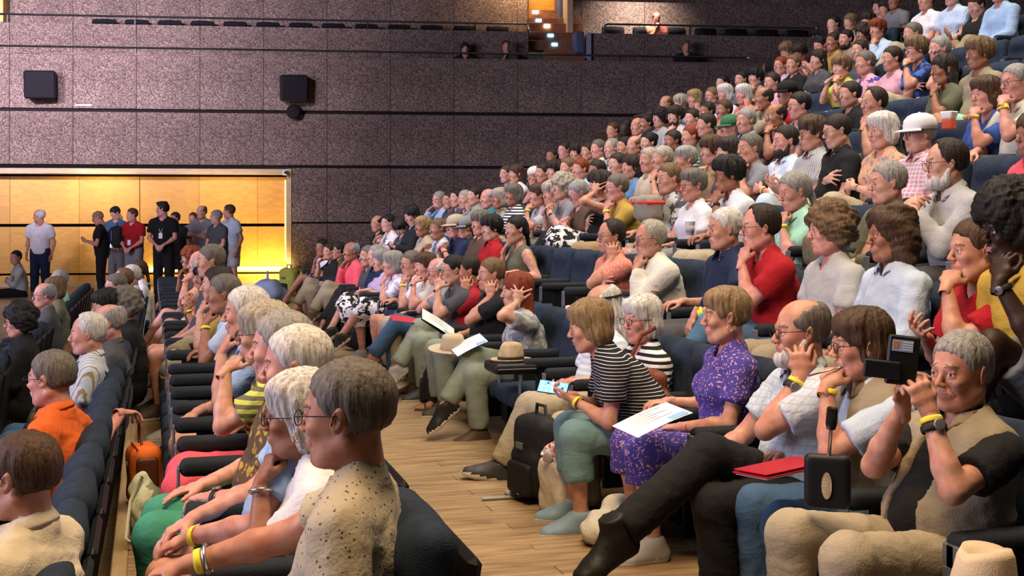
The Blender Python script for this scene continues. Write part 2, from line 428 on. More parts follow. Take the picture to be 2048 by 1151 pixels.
# hair: (shells, carves) in the head frame
FACE = [ell((.100, 0, -.055), (.090, .12, .130))]
def hair_prims(style):
    S = []; C = []; T = 0.010; ear = [ell((.014, s * .088, -.030), (.028, .028, .036)) for s in (-1, 1)]
    neck = [half((0, 0, -.062), (.35, 0, 1))]
    top = lambda t, zt=0: ell((-.014, 0, .037 + t * .35 + zt), (.099 + t * .8, .0785 + t * .62, .086 + t * .75))
    back = lambda t: ell((-.046, 0, -.006), (.054 + t * .6, .064 + t * .4, .060))
    if style == 'short': S = [top(.0065), back(.005)]; C = FACE + ear + neck
    elif style == 'buzz': S = [top(.004), back(.003)]; C = [ell((.098, 0, -.052), (.088, .12, .112))] + ear + neck
    elif style == 'quiff': S = [top(.008), back(.007), ell((.045, 0, .115), (.050, .055, .022)), ell((-.02, 0, .118), (.07, .06, .022))]; C = FACE + ear + neck
    elif style == 'receding': S = [top(.008), back(.009)]; C = [ell((.120, 0, .02), (.105, .085, .125)), ell((.098, 0, -.052), (.086, .12, .125))] + ear + neck
    elif style == 'fringe': S = [top(.009), back(.010)]; C = [ell((.045, 0, .105), (.125, .072, .085)), ell((.098, 0, -.052), (.09, .12, .125))] + ear + neck
    elif style == 'pixie': S = [top(.013), back(.012), ell((.030, 0, .085), (.062, .076, .042))]; C = [ell((.112, 0, -.052), (.088, .12, .108))] + ear[:] + neck
    elif style == 'mop': S = [top(.022), back(.014), ell((.035, 0, .085), (.066, .082, .050))]; C = [ell((.112, 0, -.052), (.088, .12, .098)), ell((.02, .088, -.034), (.026, .03, .030)), ell((.02, -.088, -.034), (.026, .03, .030))] + neck
    elif style == 'bob': S = [top(.016), ell((-.030, 0, -.030), (.078, .092, .088)), ell((.035, 0, .082), (.060, .080, .042))]; C = [ell((.112, 0, -.062), (.086, .082, .112)), half((0, 0, -.108), (0, 0, 1))]
    elif style == 'long': S = [top(.013), ell((-.035, 0, -.040), (.070, .086, .100)), econe((-.045, 0, -.06), (-.075, 0, -.27), (0, 1, 0), (.088, .055), (.100, .036))]; C = [ell((.110, 0, -.062), (.088, .078, .118)), ell((.06, 0, -.2), (.075, .09, .12))]
    elif style == 'fringelong': S = [top(.010), ell((-.040, 0, -.030), (.060, .086, .085)), econe((-.05, 0, -.06), (-.085, 0, -.24), (0, 1, 0), (.085, .045), (.085, .030))]; C = [ell((.045, 0, .105), (.125, .072, .085)), ell((.110, 0, -.062), (.088, .078, .118)), ell((.06, 0, -.2), (.075, .09, .12))]
    elif style == 'wavy': S = [top(.022), ell((-.038, 0, -.035), (.088, .104, .100)), ell((-.04, 0, -.105), (.075, .098, .052)), ell((.035, 0, .085), (.065, .084, .045))]; C = [ell((.118, 0, -.058), (.088, .080, .118)), ell((.06, 0, -.17), (.075, .09, .07))]
    elif style == 'curly': S = [top(.034), ell((-.035, 0, .0), (.098, .112, .098))]; C = [ell((.118, 0, -.062), (.090, .095, .112)), half((0, 0, -.088), (.2, 0, 1))]
    elif style == 'afro': S = [top(.062, .02), ell((-.035, 0, .02), (.118, .132, .105))]; C = [ell((.135, 0, -.068), (.092, .12, .125)), half((0, 0, -.070), (.3, 0, 1))]
    elif style == 'bun': S = [top(.008), back(.008), ell((-.105, 0, .070), (.036, .040, .036))]; C = FACE + ear + neck
    elif style == 'tail': S = [top(.008), back(.010), econe((-.105, 0, .03), (-.125, 0, -.14), (0, 1, 0), (.032, .026), (.022, .018))]; C = FACE + ear
    elif style in ('cap', 'hatted'): S = [ell((-.014, 0, .020), (.103, .083, .080)), back(.009)]; C = FACE + ear + neck + [half((0, 0, .060), (0, 0, -1))]
    elif style == 'beard':
        S = [ell((.036, 0, -.088), (.066, .063, .046)), ell((.080, 0, -.100), (.030, .034, .030)), ell((.094, 0, -.0455), (.010, .026, .006))]
        S += [cone((.010, s * .062, -.035), (.030, s * .056, -.08), .016, .020) for s in (-1, 1)]
        C = [ell((.10, 0, -.0595), (.025, .022, .0075)), ell((.105, 0, -.005), (.052, .060, .036)), ell((.085, 0, .02), (.06, .09, .055)), half((-.004, 0, 0), (1, 0, 0)), half((0, 0, -.128), (.6, 0, 1))]
    return S, C
AMP = {'short': (.0024, 120), 'buzz': (.0006, 120), 'quiff': (.004, 75), 'receding': (.0024, 110), 'fringe': (.002, 110), 'pixie': (.0040, 70), 'mop': (.0075, 55), 'bob': (.0042, 60),
       'long': (.005, 45), 'wavy': (.010, 38), 'curly': (.013, 60), 'afro': (.009, 85), 'fringelong': (.004, 45), 'bun': (.002, 90), 'tail': (.002, 90), 'cap': (.002, 90), 'hatted': (.002, 90), 'beard': (.0030, 130)}
HAIR = {}
def hair_mesh(style, res, seed=0):
    key = (style, res, seed)
    if key in HAIR: return HAIR[key]
    S, C = hair_prims(style)
    lo = np.min([s[0] for s in S], 0) - .02; hi = np.max([s[1] for s in S], 0) + .02
    F = Field(lo, hi, res)
    for s in S: F.put(s, .02)
    rr = np.random.RandomState(seed + 11)
    for c in C:      # ragged hair line
        q = rr.rand(3) * 6; fn0 = c[2]
        fn = lambda X, Y, Z, fn0=fn0, q=q: fn0(X, Y, Z) + .0035 * np.sin(150 * Y + q[0] + 40 * Z) * np.sin(120 * X + q[1]) + .002 * np.sin(310 * Y + 190 * X + q[2])
        F.put((c[0], c[1], fn), .016, 's')
    V, Q = F.nets(); Nn = vnormals(V, Q); amp, f = AMP[style]
    # locks radiate from the crown
    ax = V - np.array([-.045, .012, .10]); ph = rr.rand(8) * 6
    th = np.arctan2(ax[:, 1], ax[:, 0]); rho = np.linalg.norm(ax, axis=1); rad = np.linalg.norm(ax[:, :2], axis=1)
    soft = np.clip(rad / .045, 0, 1)
    if style in ('curly', 'afro', 'wavy'): d = wob(V, seed + 3, amp, f) + wob(V, seed + 9, amp * .4, f * 2.4)
    else:
        sw = 14 * rho + .5 * np.sin(40 * rho + ph[3])
        d = amp * soft * (.55 * np.sin(9 * th + sw + ph[0]) + .5 * np.sin(17 * th - sw * .8 + ph[1]) + .45 * np.sin(31 * th + sw * 1.3 + ph[2]) + .3 * np.sin(55 * th + ph[4])) + wob(V, seed + 5, amp * .6, 42)
    V = V + Nn * d[:, None]
    me = mesh_from('hair_' + style, V, Q, [mat('hair', (.1, .08, .06), .55)])
    THIN.append((me, .5)); HAIR[key] = me
    return me

def ik(S, W, pole, l1, l2):
    S = np.array(S, float); W = np.array(W, float); d = W - S; L = np.linalg.norm(d)
    if L > (l1 + l2) * .985: W = S + d / L * (l1 + l2) * .985; d = W - S; L = np.linalg.norm(d)
    if L < abs(l1 - l2) * 1.05 + .02: L = abs(l1 - l2) * 1.05 + .02; d = d / (np.linalg.norm(d) + 1e-6) * L; W = S + d
    u = d / L; a = (l1 * l1 - l2 * l2 + L * L) / (2 * L); hh = math.sqrt(max(l1 * l1 - a * a, 1e-6))
    p = np.array(pole, float); p = p - u * (p @ u); p /= np.linalg.norm(p) + 1e-9
    return S + u * a + p * hh, W
def frame(xd, zd):
    x = np.array(xd, float); x /= np.linalg.norm(x); z = np.array(zd, float); z = z - x * (z @ x); z /= np.linalg.norm(z) + 1e-9
    y = np.cross(z, x); return Matrix(np.stack([x, y, z], 1).tolist())

def skeleton(P):
    """P: lean, side, twist, hy (head yaw), hp (head pitch down), hr, arms (L,R), legs (L,R), stand, tor (spine stretch), g, belly"""
    g = P.get('g', 'm'); fem = g == 'f'
    J = {}; st = P.get('stand', 0); lean = math.radians(P.get('lean', -8)); side = math.radians(P.get('side', 0)); tor = P.get('tor', 1.0)
    H = np.array([0, 0, .95 if st else .475]); 
    u = np.array([math.sin(lean), math.sin(side), math.cos(lean)]); u /= np.linalg.norm(u)
    curl = np.array([math.sin(lean + .12), math.sin(side), math.cos(lean + .12)]); curl /= np.linalg.norm(curl)
    Wt = H + u * .17 * tor; Ch = Wt + curl * .16 * tor; Nk = Ch + curl * .15 * tor
    tw = math.radians(P.get('twist', 0)); wv = np.array([-math.sin(tw), math.cos(tw), 0]); wv = wv - curl * (wv @ curl); wv /= np.linalg.norm(wv)
    fw = np.cross(wv, curl)
    hd = curl * .5 + np.array([0, 0, .5]); hd /= np.linalg.norm(hd); fo = P.get('fo', .02)
    Hd = Nk + hd * .182 + fw * fo
    sh = .172 if fem else .192
    J.update(H=H, W=Wt, C=Ch, N=Nk, Hd=Hd, u=u, curl=curl, w=wv, fw=fw)
    R = Matrix.Rotation(tw + math.radians(P.get('hy', 0)), 3, 'Z') @ Matrix.Rotation(math.radians(P.get('hp', 0)), 3, 'Y') @ Matrix.Rotation(math.radians(P.get('hr', 0)), 3, 'X')
    J['HR'] = R; J['HM'] = Matrix.LocRotScale(Vector(Hd), R, Vector((P.get('hs', 1.06),) * 3))
    for s, nm, mode in ((1, 'L', P.get('arms', ('lap', 'lap'))[0]), (-1, 'R', P.get('arms', ('lap', 'lap'))[1])):
        S = Nk - curl * .052 + wv * s * sh; hm = 'relax'
        hx = np.array(R @ Vector((1, 0, 0))); hyv = np.array(R @ Vector((0, 1, 0)))
        if isinstance(mode, tuple): W, pole, d, z, hm = mode
        elif mode == 'lap': W, pole, d, z = (.25, s * .075, .60), (-.5, s * .8, -.6), (.55, -s * .8, -.12), (.1, 0, 1)
        elif mode == 'thigh': W, pole, d, z = (.29, s * .13, .605), (-.5, s * .8, -.4), (1, s * .05, -.22), (.2, 0, 1); hm = 'flat'
        elif mode == 'knee': W, pole, d, z = (.36, s * .12, .60), (-.5, s * .8, -.4), (.9, -s * .1, -.5), (.3, 0, 1)
        elif mode == 'rest': W, pole, d, z = (.21, s * .27, .665), (-.8, s * .3, -.6), (1, -s * .1, -.12), (0, 0, 1)
        elif mode == 'over': W, pole, d, z = (.33, s * .27, .63), (-.8, s * .3, .3), (.5, -s * .1, -1), (1, 0, .3)
        elif mode == 'chin': W, pole, d, z = Hd + hx * .115 + hyv * s * .03 + (0, 0, -.185), (.1, s * .35, -1), (-.35, -s * .25, .9), (1, s * .35, .2); hm = 'fist'
        elif mode == 'mouth': W, pole, d, z = Hd + hx * .15 + hyv * s * .05 + (0, 0, -.135), (.2, s * .35, -1), (-.55, -s * .45, .6), (.8, s * .6, .3); hm = 'hold'
        elif mode == 'cheek': W, pole, d, z = Hd + hx * .045 + hyv * s * .108 + (0, 0, -.165), (.1, s * .5, -1), (-.05, -s * .12, 1), tuple(hyv * s * 1.0 + hx * .3); hm = 'relax'
        elif mode == 'head': W, pole, d, z = Hd + hx * .02 + hyv * s * .12 + (0, 0, -.07), (.2, s * .7, -.8), (-.2, -s * .2, 1), tuple(hyv * s); hm = 'spread'
        elif mode == 'clasp': W, pole, d, z = Hd + hx * .19 + hyv * s * .05 + (0, 0, -.24), (-.2, s * .4, -1), (-.15, -s * .75, .7), (.7, s * .6, .4); hm = 'hold'
        elif mode == 'cross': W, pole, d, z = tuple(Ch + fw * (.17 + .02 * s) - wv * s * .10 + (0, 0, -.05 - .02 * s)), (-.1, s * .7, -.7), (.15, -s * 1, .15), (1, 0, .3)
        elif mode == 'phone': W, pole, d, z = (.30, s * .085, .72), (-.6, s * .6, -.6), (.75, -s * .55, .35), (-.35, s * .6, -.75); hm = 'hold'
        elif mode == 'down': W, pole, d, z = (.06, s * .24, H[2] - .06), (-1, s * .3, 0), (.1, 0, -1), (0, s, 0)
        elif mode == 'front': W, pole, d, z = (.21, s * .06, H[2] + .03), (-.4, s * .9, -.2), (.3, -s * .6, -.7), (1, 0, .2)
        elif mode == 'hip': W, pole, d, z = (.0, s * .21, H[2] + .04), (-1, s * .9, 0), (.2, -s * .5, -.7), (0, s, .2)
        elif mode == 'hold': W, pole, d, z = (.27, s * .10, H[2] + .22), (-.5, s * .6, -.6), (.8, -s * .5, .15), (0, s * .6, -.7); hm = 'hold'
        if mode == 'clasp' or mode == 'cross' or mode in ('chin', 'mouth', 'cheek', 'head'): pass
        l1, l2 = (.275, .25) if not fem else (.262, .236)
        E, W = ik(S, W, pole, l1, l2)
        d = np.array(d, float); d /= np.linalg.norm(d); fa = (W - E) / (np.linalg.norm(W - E) + 1e-9)
        if isinstance(mode, str) and mode in ('down', 'front', 'rest', 'knee', 'thigh'): d = d + fa * .4
        J['A' + nm] = (S, E, W, d, np.array(z, float), hm)
    for s, nm, mode in ((1, 'L', P.get('legs', ('flat', 'flat'))[0]), (-1, 'R', P.get('legs', ('flat', 'flat'))[1])):
        h = H + np.array([0, s * (.085 if not fem else .088), 0]); 
        if isinstance(mode, tuple): K, A, T = mode
        elif st: K, A, T = (.02, s * .10, .50), (-.02, s * .115, .085), (1, s * .25, -.0)
        elif mode == 'flat': K, A, T = (.43, s * .13, .485), (.40, s * .135, .085), (1, s * .15, 0)
        elif mode == 'wide': K, A, T = (.40, s * .24, .485), (.40, s * .22, .085), (1, s * .4, 0)
        elif mode == 'out': K, A, T = (.43, s * .12, .47), (.62, s * .12, .11), (1, s * .15, .25)
        elif mode == 'tuck': K, A, T = (.43, s * .12, .475), (.24, s * .12, .10), (1, s * .1, -.3)
        elif mode == 'over': K, A, T = (.41, -s * .02, .60), (.64, -s * .10, .275), (.75, -s * .12, -.55)
        elif mode == 'fig4': K, A, T = (.30, s * .36, .60), (.42, -s * .03, .585), (.30, -s * .9, -.3)
        K = np.array(K, float); A = np.array(A, float); T = np.array(T, float); T /= np.linalg.norm(T)
        J['G' + nm] = (h, K, A, T)
    return J

def torso(F, P, J, inf, k=.04, low=0.0):
    g = P.get('g', 'm'); fem = g == 'f'; b = P.get('belly', .3); w = J['w']; H, W, C, N, fw = J['H'], J['W'], J['C'], J['N'], J['fw']
    hw = .158 if not fem else .168
    F.put(econe(H + np.array([-.01, 0, -.02]), W, (0, 1, 0), (hw + inf, .115 + inf), (.140 + .03 * b + inf, .105 + .035 * b + inf)), k)
    F.put(econe(W, C, w, (.138 + .028 * b + inf, .104 + .035 * b + inf), (.160 + inf - .012 * fem, .112 + inf)), k)
    F.put(econe(C, N - J['curl'] * .065, w, (.160 + inf - .012 * fem, .112 + inf), (.150 + inf - .016 * fem, .070 + inf)), k)
    sh = .150 if not fem else .134
    F.put(econe(N - J['curl'] * .055 - w * sh, N - J['curl'] * .055 + w * sh, J['curl'], (.052 + inf, .058 + inf), (.052 + inf, .058 + inf)), k)
    if b > .35: F.put(ell(W + np.array([.05, 0, -.01]), (.10 + .06 * b + inf, .125 + .02 * b + inf, .13 + inf)), k)
    if fem:
        for s in (-1, 1): F.put(ell(C + fw * .085 + w * s * .07 - J['curl'] * .02, (.055 + inf, .062 + inf, .06 + inf)), .04)
    for s in (-1, 1):   # trapezius
        F.put(cone(N + J['curl'] * .03 + w * s * .03, N - J['curl'] * .03 + w * s * .13, .035 + inf, .038 + inf), .03)

def bounds(P, J, m=.2):
    pts = [J['H'], J['N'], J['Hd']]
    for n in 'LR': pts += list(J['A' + n][:3]) + list(J['G' + n][:3])
    pts = np.array(pts); lo = pts.min(0) - m; hi = pts.max(0) + m
    lo[2] = min(lo[2], -.02); return lo, hi

def foot(F, A, T, inf=0):
    up = np.array([0, 0, 1.]) - T * T[2]; up /= np.linalg.norm(up) + 1e-9; sd = np.cross(up, T)
    heel = A - T * .035 - up * .05; ball = A + T * .125 - up * .062; toe = A + T * .178 - up * .068
    F.put(cone(heel, A, .030 + inf, .036 + inf), .02)
    F.put(cone(A, ball, .036 + inf, .024 + inf), .02)
    F.put(econe(heel, ball, sd, (.030 + inf, .022 + inf), (.040 + inf, .020 + inf)), .02)
    F.put(econe(ball, toe, sd, (.040 + inf, .018 + inf), (.032 + inf, .014 + inf)), .02)

BODY = {}
def body_mesh(P, J, res, key):
    k = ('body', key, res)
    if k in BODY: return BODY[k]
    lo, hi = bounds(P, J); F = Field(lo, hi, res); fem = P.get('g') == 'f'; q = .92 if fem else 1.0
    torso(F, P, J, 0)
    N, Hd = J['N'], J['Hd']
    F.put(cone(N - J['curl'] * .03, Hd - np.array([0, 0, .10]) - J['fw'] * .03, .058 * q, .052 * q), .03)
    for n in 'LR':
        S, E, W, d, z, hm = J['A' + n]
        F.put(cone(S, S + (E - S) * .45, .054 * q, .049 * q), .03)
        A = Field.__new__(Field); A.lo, A.h, A.n = F.lo, F.h, F.n; A.v = np.full(tuple(F.n), 1.0, np.float32)
        A.put(cone(S + (E - S) * .2, E, .050 * q, .039 * q), .02); A.put(cone(E, E + (W - E) * .3, .039 * q, .041 * q), .02)
        A.put(cone(E + (W - E) * .3, W, .041 * q, .0255 * q), .02)
        h, K, An, T = J['G' + n]
        A.put(cone(h, K, .088, .058), .02); A.put(cone(K, K + (An - K) * .3, .056, .057), .02)
        A.put(cone(K + (An - K) * .3, An, .056, .036), .02); foot(A, An, T)
        kk = .012; hh = np.maximum(kk - np.abs(F.v - A.v), 0); F.v = np.minimum(F.v, A.v) - hh * hh / (4 * kk)
    V, Q = F.nets(); mi = np.zeros(len(Q), int)
    hres = .0042 if res < .016 else (.0074 if res < .022 else (.0105 if res < .028 else .014))
    hv, hq, hm_ = head_mesh(P.get('head', 'o' if not fem else 'f'), hres)
    Vs = [V]; Qs = [Q]; Ms = [mi]; b = len(V)
    Vs.append(npM(J['HM'], hv)); Qs.append(hq + b); Ms.append(hm_); b += len(hv)
    for s, n in ((1, 'L'), (-1, 'R')):
        S, E, W, d, z, hm = J['A' + n]
        gv, gq = hand_mesh(hm, .0044 if res < .016 else (.0068 if res < .022 else (.0095 if res < .028 else .0125)))
        gv = gv.copy(); gq = gq.copy()
        if s > 0: gv[:, 1] *= -1; gq = gq[:, ::-1]      # the thumb of a left hand (palm down, fingers forward) points right
        M = E4(frame(d, z), W)
        Vs.append(npM(M, gv * (.98 if not fem else .9) * 1.02)); Qs.append(gq + b); Ms.append(np.zeros(len(gq), int)); b += len(gv)
    mats = [mat('skin', SKIN['a'], .5, 'skin'), M_EYE, M_IRIS, M_LIP, M_BROW]
    me = mesh_from('person', np.concatenate(Vs), np.concatenate(Qs), mats, np.concatenate(Ms))
    THIN.append((me, .42))
    BODY[k] = me
    return me

def cloth_mesh(kind, P, J, res, key):
    """kind: tee, polo, long, vest, sleeveless, jacket | trousers, shorts, capri, skirt, dress"""
    k = (kind, key, res)
    if k in BODY: return BODY[k]
    lo, hi = bounds(P, J); F = Field(lo, hi, res); fem = P.get('g') == 'f'; q = .92 if fem else 1.0
    seed = abs(hash(str(key))) % 1000 if False else len(str(key)) * 7 % 97
    if kind in ('tee', 'polo', 'long', 'sleeveless', 'vest', 'jacket'):
        inf = {'vest': .034, 'jacket': .030, 'sleeveless': .012}.get(kind, .018) + (.008 if P.get('stand') else 0)
        torso(F, P, J, inf)
        N, Hd = J['N'], J['Hd']
        fr = {'tee': .62, 'polo': .66, 'long': 2.0, 'jacket': 2.0, 'vest': 0, 'sleeveless': 0}[kind]
        for n in 'LR':
            S, E, W, d, z, hm = J['A' + n]
            if fr == 0: continue
            A = Field.__new__(Field); A.lo, A.h, A.n = F.lo, F.h, F.n; A.v = np.full(tuple(F.n), 1.0, np.float32)
            i2 = .018 if kind != 'jacket' else .026
            if fr < 1:
                e = S + (E - S) * fr; t = (E - S) / np.linalg.norm(E - S)
                A.put(cone(S, S + (E - S) * (fr + .12), .056 * q + i2 - .004, .049 * q + i2 + .004, cut=(e, t)), .005)
            else:
                A.put(cone(S, E, .056 * q + i2 - .004, .042 * q + i2), .02)
                e = E + (W - E) * .93; t = (W - E) / np.linalg.norm(W - E)
                A.put(cone(E, W, .042 * q + i2, .030 * q + i2 * .8, cut=(e, t)), .02)
            kk = .02; hh = np.maximum(kk - np.abs(F.v - A.v), 0); F.v = np.minimum(F.v, A.v) - hh * hh / (4 * kk)
        if kind in ('vest', 'sleeveless'):
            for s, n in ((1, 'L'), (-1, 'R')):
                S = J['A' + n][0]; F.put(ell(S + J['w'] * s * .055 - J['curl'] * .03, (.075, .05, .10)), .02, 's')
        # neck opening
        cu = J['curl']
        if kind in ('sleeveless', 'vest'): F.put(ell(N + cu * .058 + J['fw'] * .036, (.085, .085, .085)), .010, 's')
        else:
            F.put(cone(N - cu * .07, N + cu * .022 - J['fw'] * .012, .090, .071), .03)
            F.put(cone(N - cu * .03 + J['fw'] * .016, N + cu * .16 + J['fw'] * .03, .054, .064), .006, 's')
            F.put(ell(N + cu * .045 + J['fw'] * .085, (.045, .045, .055)), .008, 's')
        if kind in ('vest', 'jacket'):      # open front
            F.put(econe(N + J['fw'] * .16, J['H'] + np.array([.2, 0, -.1]), J['w'], (.055, .09), (.085, .12)), .015, 's')
        bot = J['H'][2] - (.06 if kind != 'jacket' else .10)
        F.put(half((0, 0, bot), (0, 0, 1)), .01, 's') if P.get('stand') else F.put(half((0, 0, .385), (0, 0, 1)), .01, 's')
        amp, f = .0055, 26
    else:
        st = P.get('stand'); H = J['H']; inf = .017
        F.put(econe(H + np.array([-.01, 0, -.02]), H + J['u'] * .07, (0, 1, 0), ((.158 if not fem else .168) + inf, .115 + inf), (.150 + inf, .112 + inf)), .03)
        for n in 'LR':
            h, K, An, T = J['G' + n]; A = Field.__new__(Field); A.lo, A.h, A.n = F.lo, F.h, F.n; A.v = np.full(tuple(F.n), 1.0, np.float32)
            if kind in ('trousers', 'capri'):
                A.put(cone(h, K, .092 + inf, .062 + inf), .02)
                f2 = .93 if kind == 'trousers' else .55; e = K + (An - K) * f2; t = (An - K) / np.linalg.norm(An - K)
                A.put(cone(K, K + (An - K) * (f2 + .1), .062 + inf, (.048 if kind == 'trousers' else .058) + inf + .006, cut=(e, t)), .03)
            elif kind == 'shorts':
                e = h + (K - h) * .80; t = (K - h) / np.linalg.norm(K - h)
                A.put(cone(h, K, .094 + inf, .076 + inf, cut=(e, t)), .02)
            else:
                A.put(cone(h, K, .095 + inf, .075 + inf), .03)
                e = K + (An - K) * .30; t = (An - K) / np.linalg.norm(An - K)
                A.put(cone(K, K + (An - K) * .4, .078 + inf, .09 + inf, cut=(e, t)), .03)
            kk = .012 if kind not in ('skirt', 'dress') else .05; hh = np.maximum(kk - np.abs(F.v - A.v), 0); F.v = np.minimum(F.v, A.v) - hh * hh / (4 * kk)
        if kind in ('skirt', 'dress'):
            k1, k2 = J['GL'][1], J['GR'][1]; F.put(cone(H + np.array([.1, 0, 0]), (k1 + k2) / 2 - np.array([.03, 0, 0]), .12, .085), .06)
        amp, f = .0042, 24
    V, Q = F.nets(); Nn = vnormals(V, Q)
    if kind != 'sleeveless':
        r1 = wob(V * np.array([1, .55, 1.25]), seed, 1, f * .9); r2 = wob(V * np.array([.8, 1, 1]), seed + 5, 1, f * 1.7)
        V = V + Nn * (amp * .95 * (1 - np.minimum(1, np.abs(r1) * 1.9)) ** 1.5 + amp * .5 * (1 - np.minimum(1, np.abs(r2) * 1.9)) ** 1.6 + wob(V, seed + 7, amp * .22, f * 2.2))[:, None]
    me = mesh_from(kind, V, Q, [mat('cloth', (.5, .5, .5), .9)]); THIN.append((me, .42))
    BODY[k] = me
    return me

def shoe_mesh(kind, A, T, res, key):
    k = ('shoe', kind, key, res)
    if k in BODY: return BODY[k]
    up = np.array([0, 0, 1.]) - T * T[2]; up /= np.linalg.norm(up); sd = np.cross(up, T)
    m = .25; F = Field(A - m, A + m, min(res, .0125) if res < .022 else .02)
    if kind == 'sandal':
        sole0 = A - T * .045 - up * .077; sole1 = A + T * .19 - up * .084
        F.put(econe(sole0, A + T * .11 - up * .084, sd, (.038, .011), (.048, .011)), .01)
        F.put(econe(A + T * .11 - up * .084, sole1, sd, (.048, .011), (.036, .011)), .01)
        def strap(p, q0, a, rr):   # an open band round the foot
            c1 = A + T * p + up * q0; ax = T * math.cos(a) + up * math.sin(a)
            lo, hi = c1 - .07, c1 + .07; o = np.array(ax)
            def fn(X, Y, Z):
                x, y, z = X - c1[0], Y - c1[1], Z - c1[2]; t = x * o[0] + y * o[1] + z * o[2]
                ra = np.sqrt(np.maximum(x * x + y * y + z * z - t * t, 0)); return np.maximum(np.abs(ra - rr) - .006, np.abs(t) - .011)
            F.put((lo, hi, fn), .004)
        strap(.115, -.062, .1, .040); strap(.055, -.045, .5, .042); strap(.0, .0, 1.2, .040)
        F.put(half(A - up * .094, up), .002, 's')
    else:
        foot(F, A, T, .018)
        F.put(econe(A - T * .045 - up * .078, A + T * .12 - up * .082, sd, (.040, .016), (.050, .016)), .008)
        F.put(econe(A + T * .12 - up * .082, A + T * .20 - up * .080, sd, (.050, .018), (.036, .018)), .010)
        if kind == 'boot': F.put(cone(A, A + up * .07 - T * .01, .05, .052), .01)
        F.put(half(A + up * (.032 if kind != 'boot' else .08), -up), .003, 's')
    V, Q = F.nets(); c = V[Q].mean(1); hgt = (c - A) @ up
    mi = (hgt < -.066).astype(int) if kind == 'sneaker' else np.zeros(len(Q), int)
    me = mesh_from('shoe', V, Q, [mat('shoe', (.1, .1, .1), .6), mat('rubber_sole', (.75, .75, .72), .7)], mi); THIN.append((me, .7)); BODY[k] = me
    return me

SKIN = {'a': (.56, .305, .22), 'b': (.50, .25, .165), 'c': (.60, .36, .275), 'd': (.040, .020, .014), 'e': (.36, .175, .11), 'p': (.62, .33, .27)}
HC = {'black': (.012, .011, .012), 'dark': (.030, .020, .015), 'brown': (.085, .045, .025), 'light': (.19, .115, .06), 'blond': (.42, .29, .14), 'sandy': (.30, .20, .10), 'grey': (.34, .33, .32),
      'dgrey': (.17, .15, .13), 'white': (.70, .68, .66), 'red': (.25, .045, .015), 'ash': (.45, .40, .33)}
M_EYE = mat('eye_white', (.70, .66, .62), .3); M_IRIS = mat('iris', (.06, .045, .03), .2); M_LIP = mat('lip', (.50, .20, .17), .45); M_BROW = mat('eyebrow', (.14, .10, .075), .8)
M_BAND = mat('yellow_wristband', (.85, .72, .06), .5); M_STEEL = mat('steel', (.6, .6, .62), .3, metal=1); M_BLACK = mat('black_plastic', (.012, .012, .014), .4)
M_LENS = mat('lens', (.05, .05, .06), .1, spec=.6); M_FRAME = mat('spectacle_frame', (.02, .018, .02), .35); M_GOLD = mat('gold', (.8, .55, .2), .3, metal=1)
M_TRIMW = mat('watch_steel', (.22, .22, .23), .35, metal=.6); M_STRAPD = mat('dark_strap', (.02, .02, .022), .6)

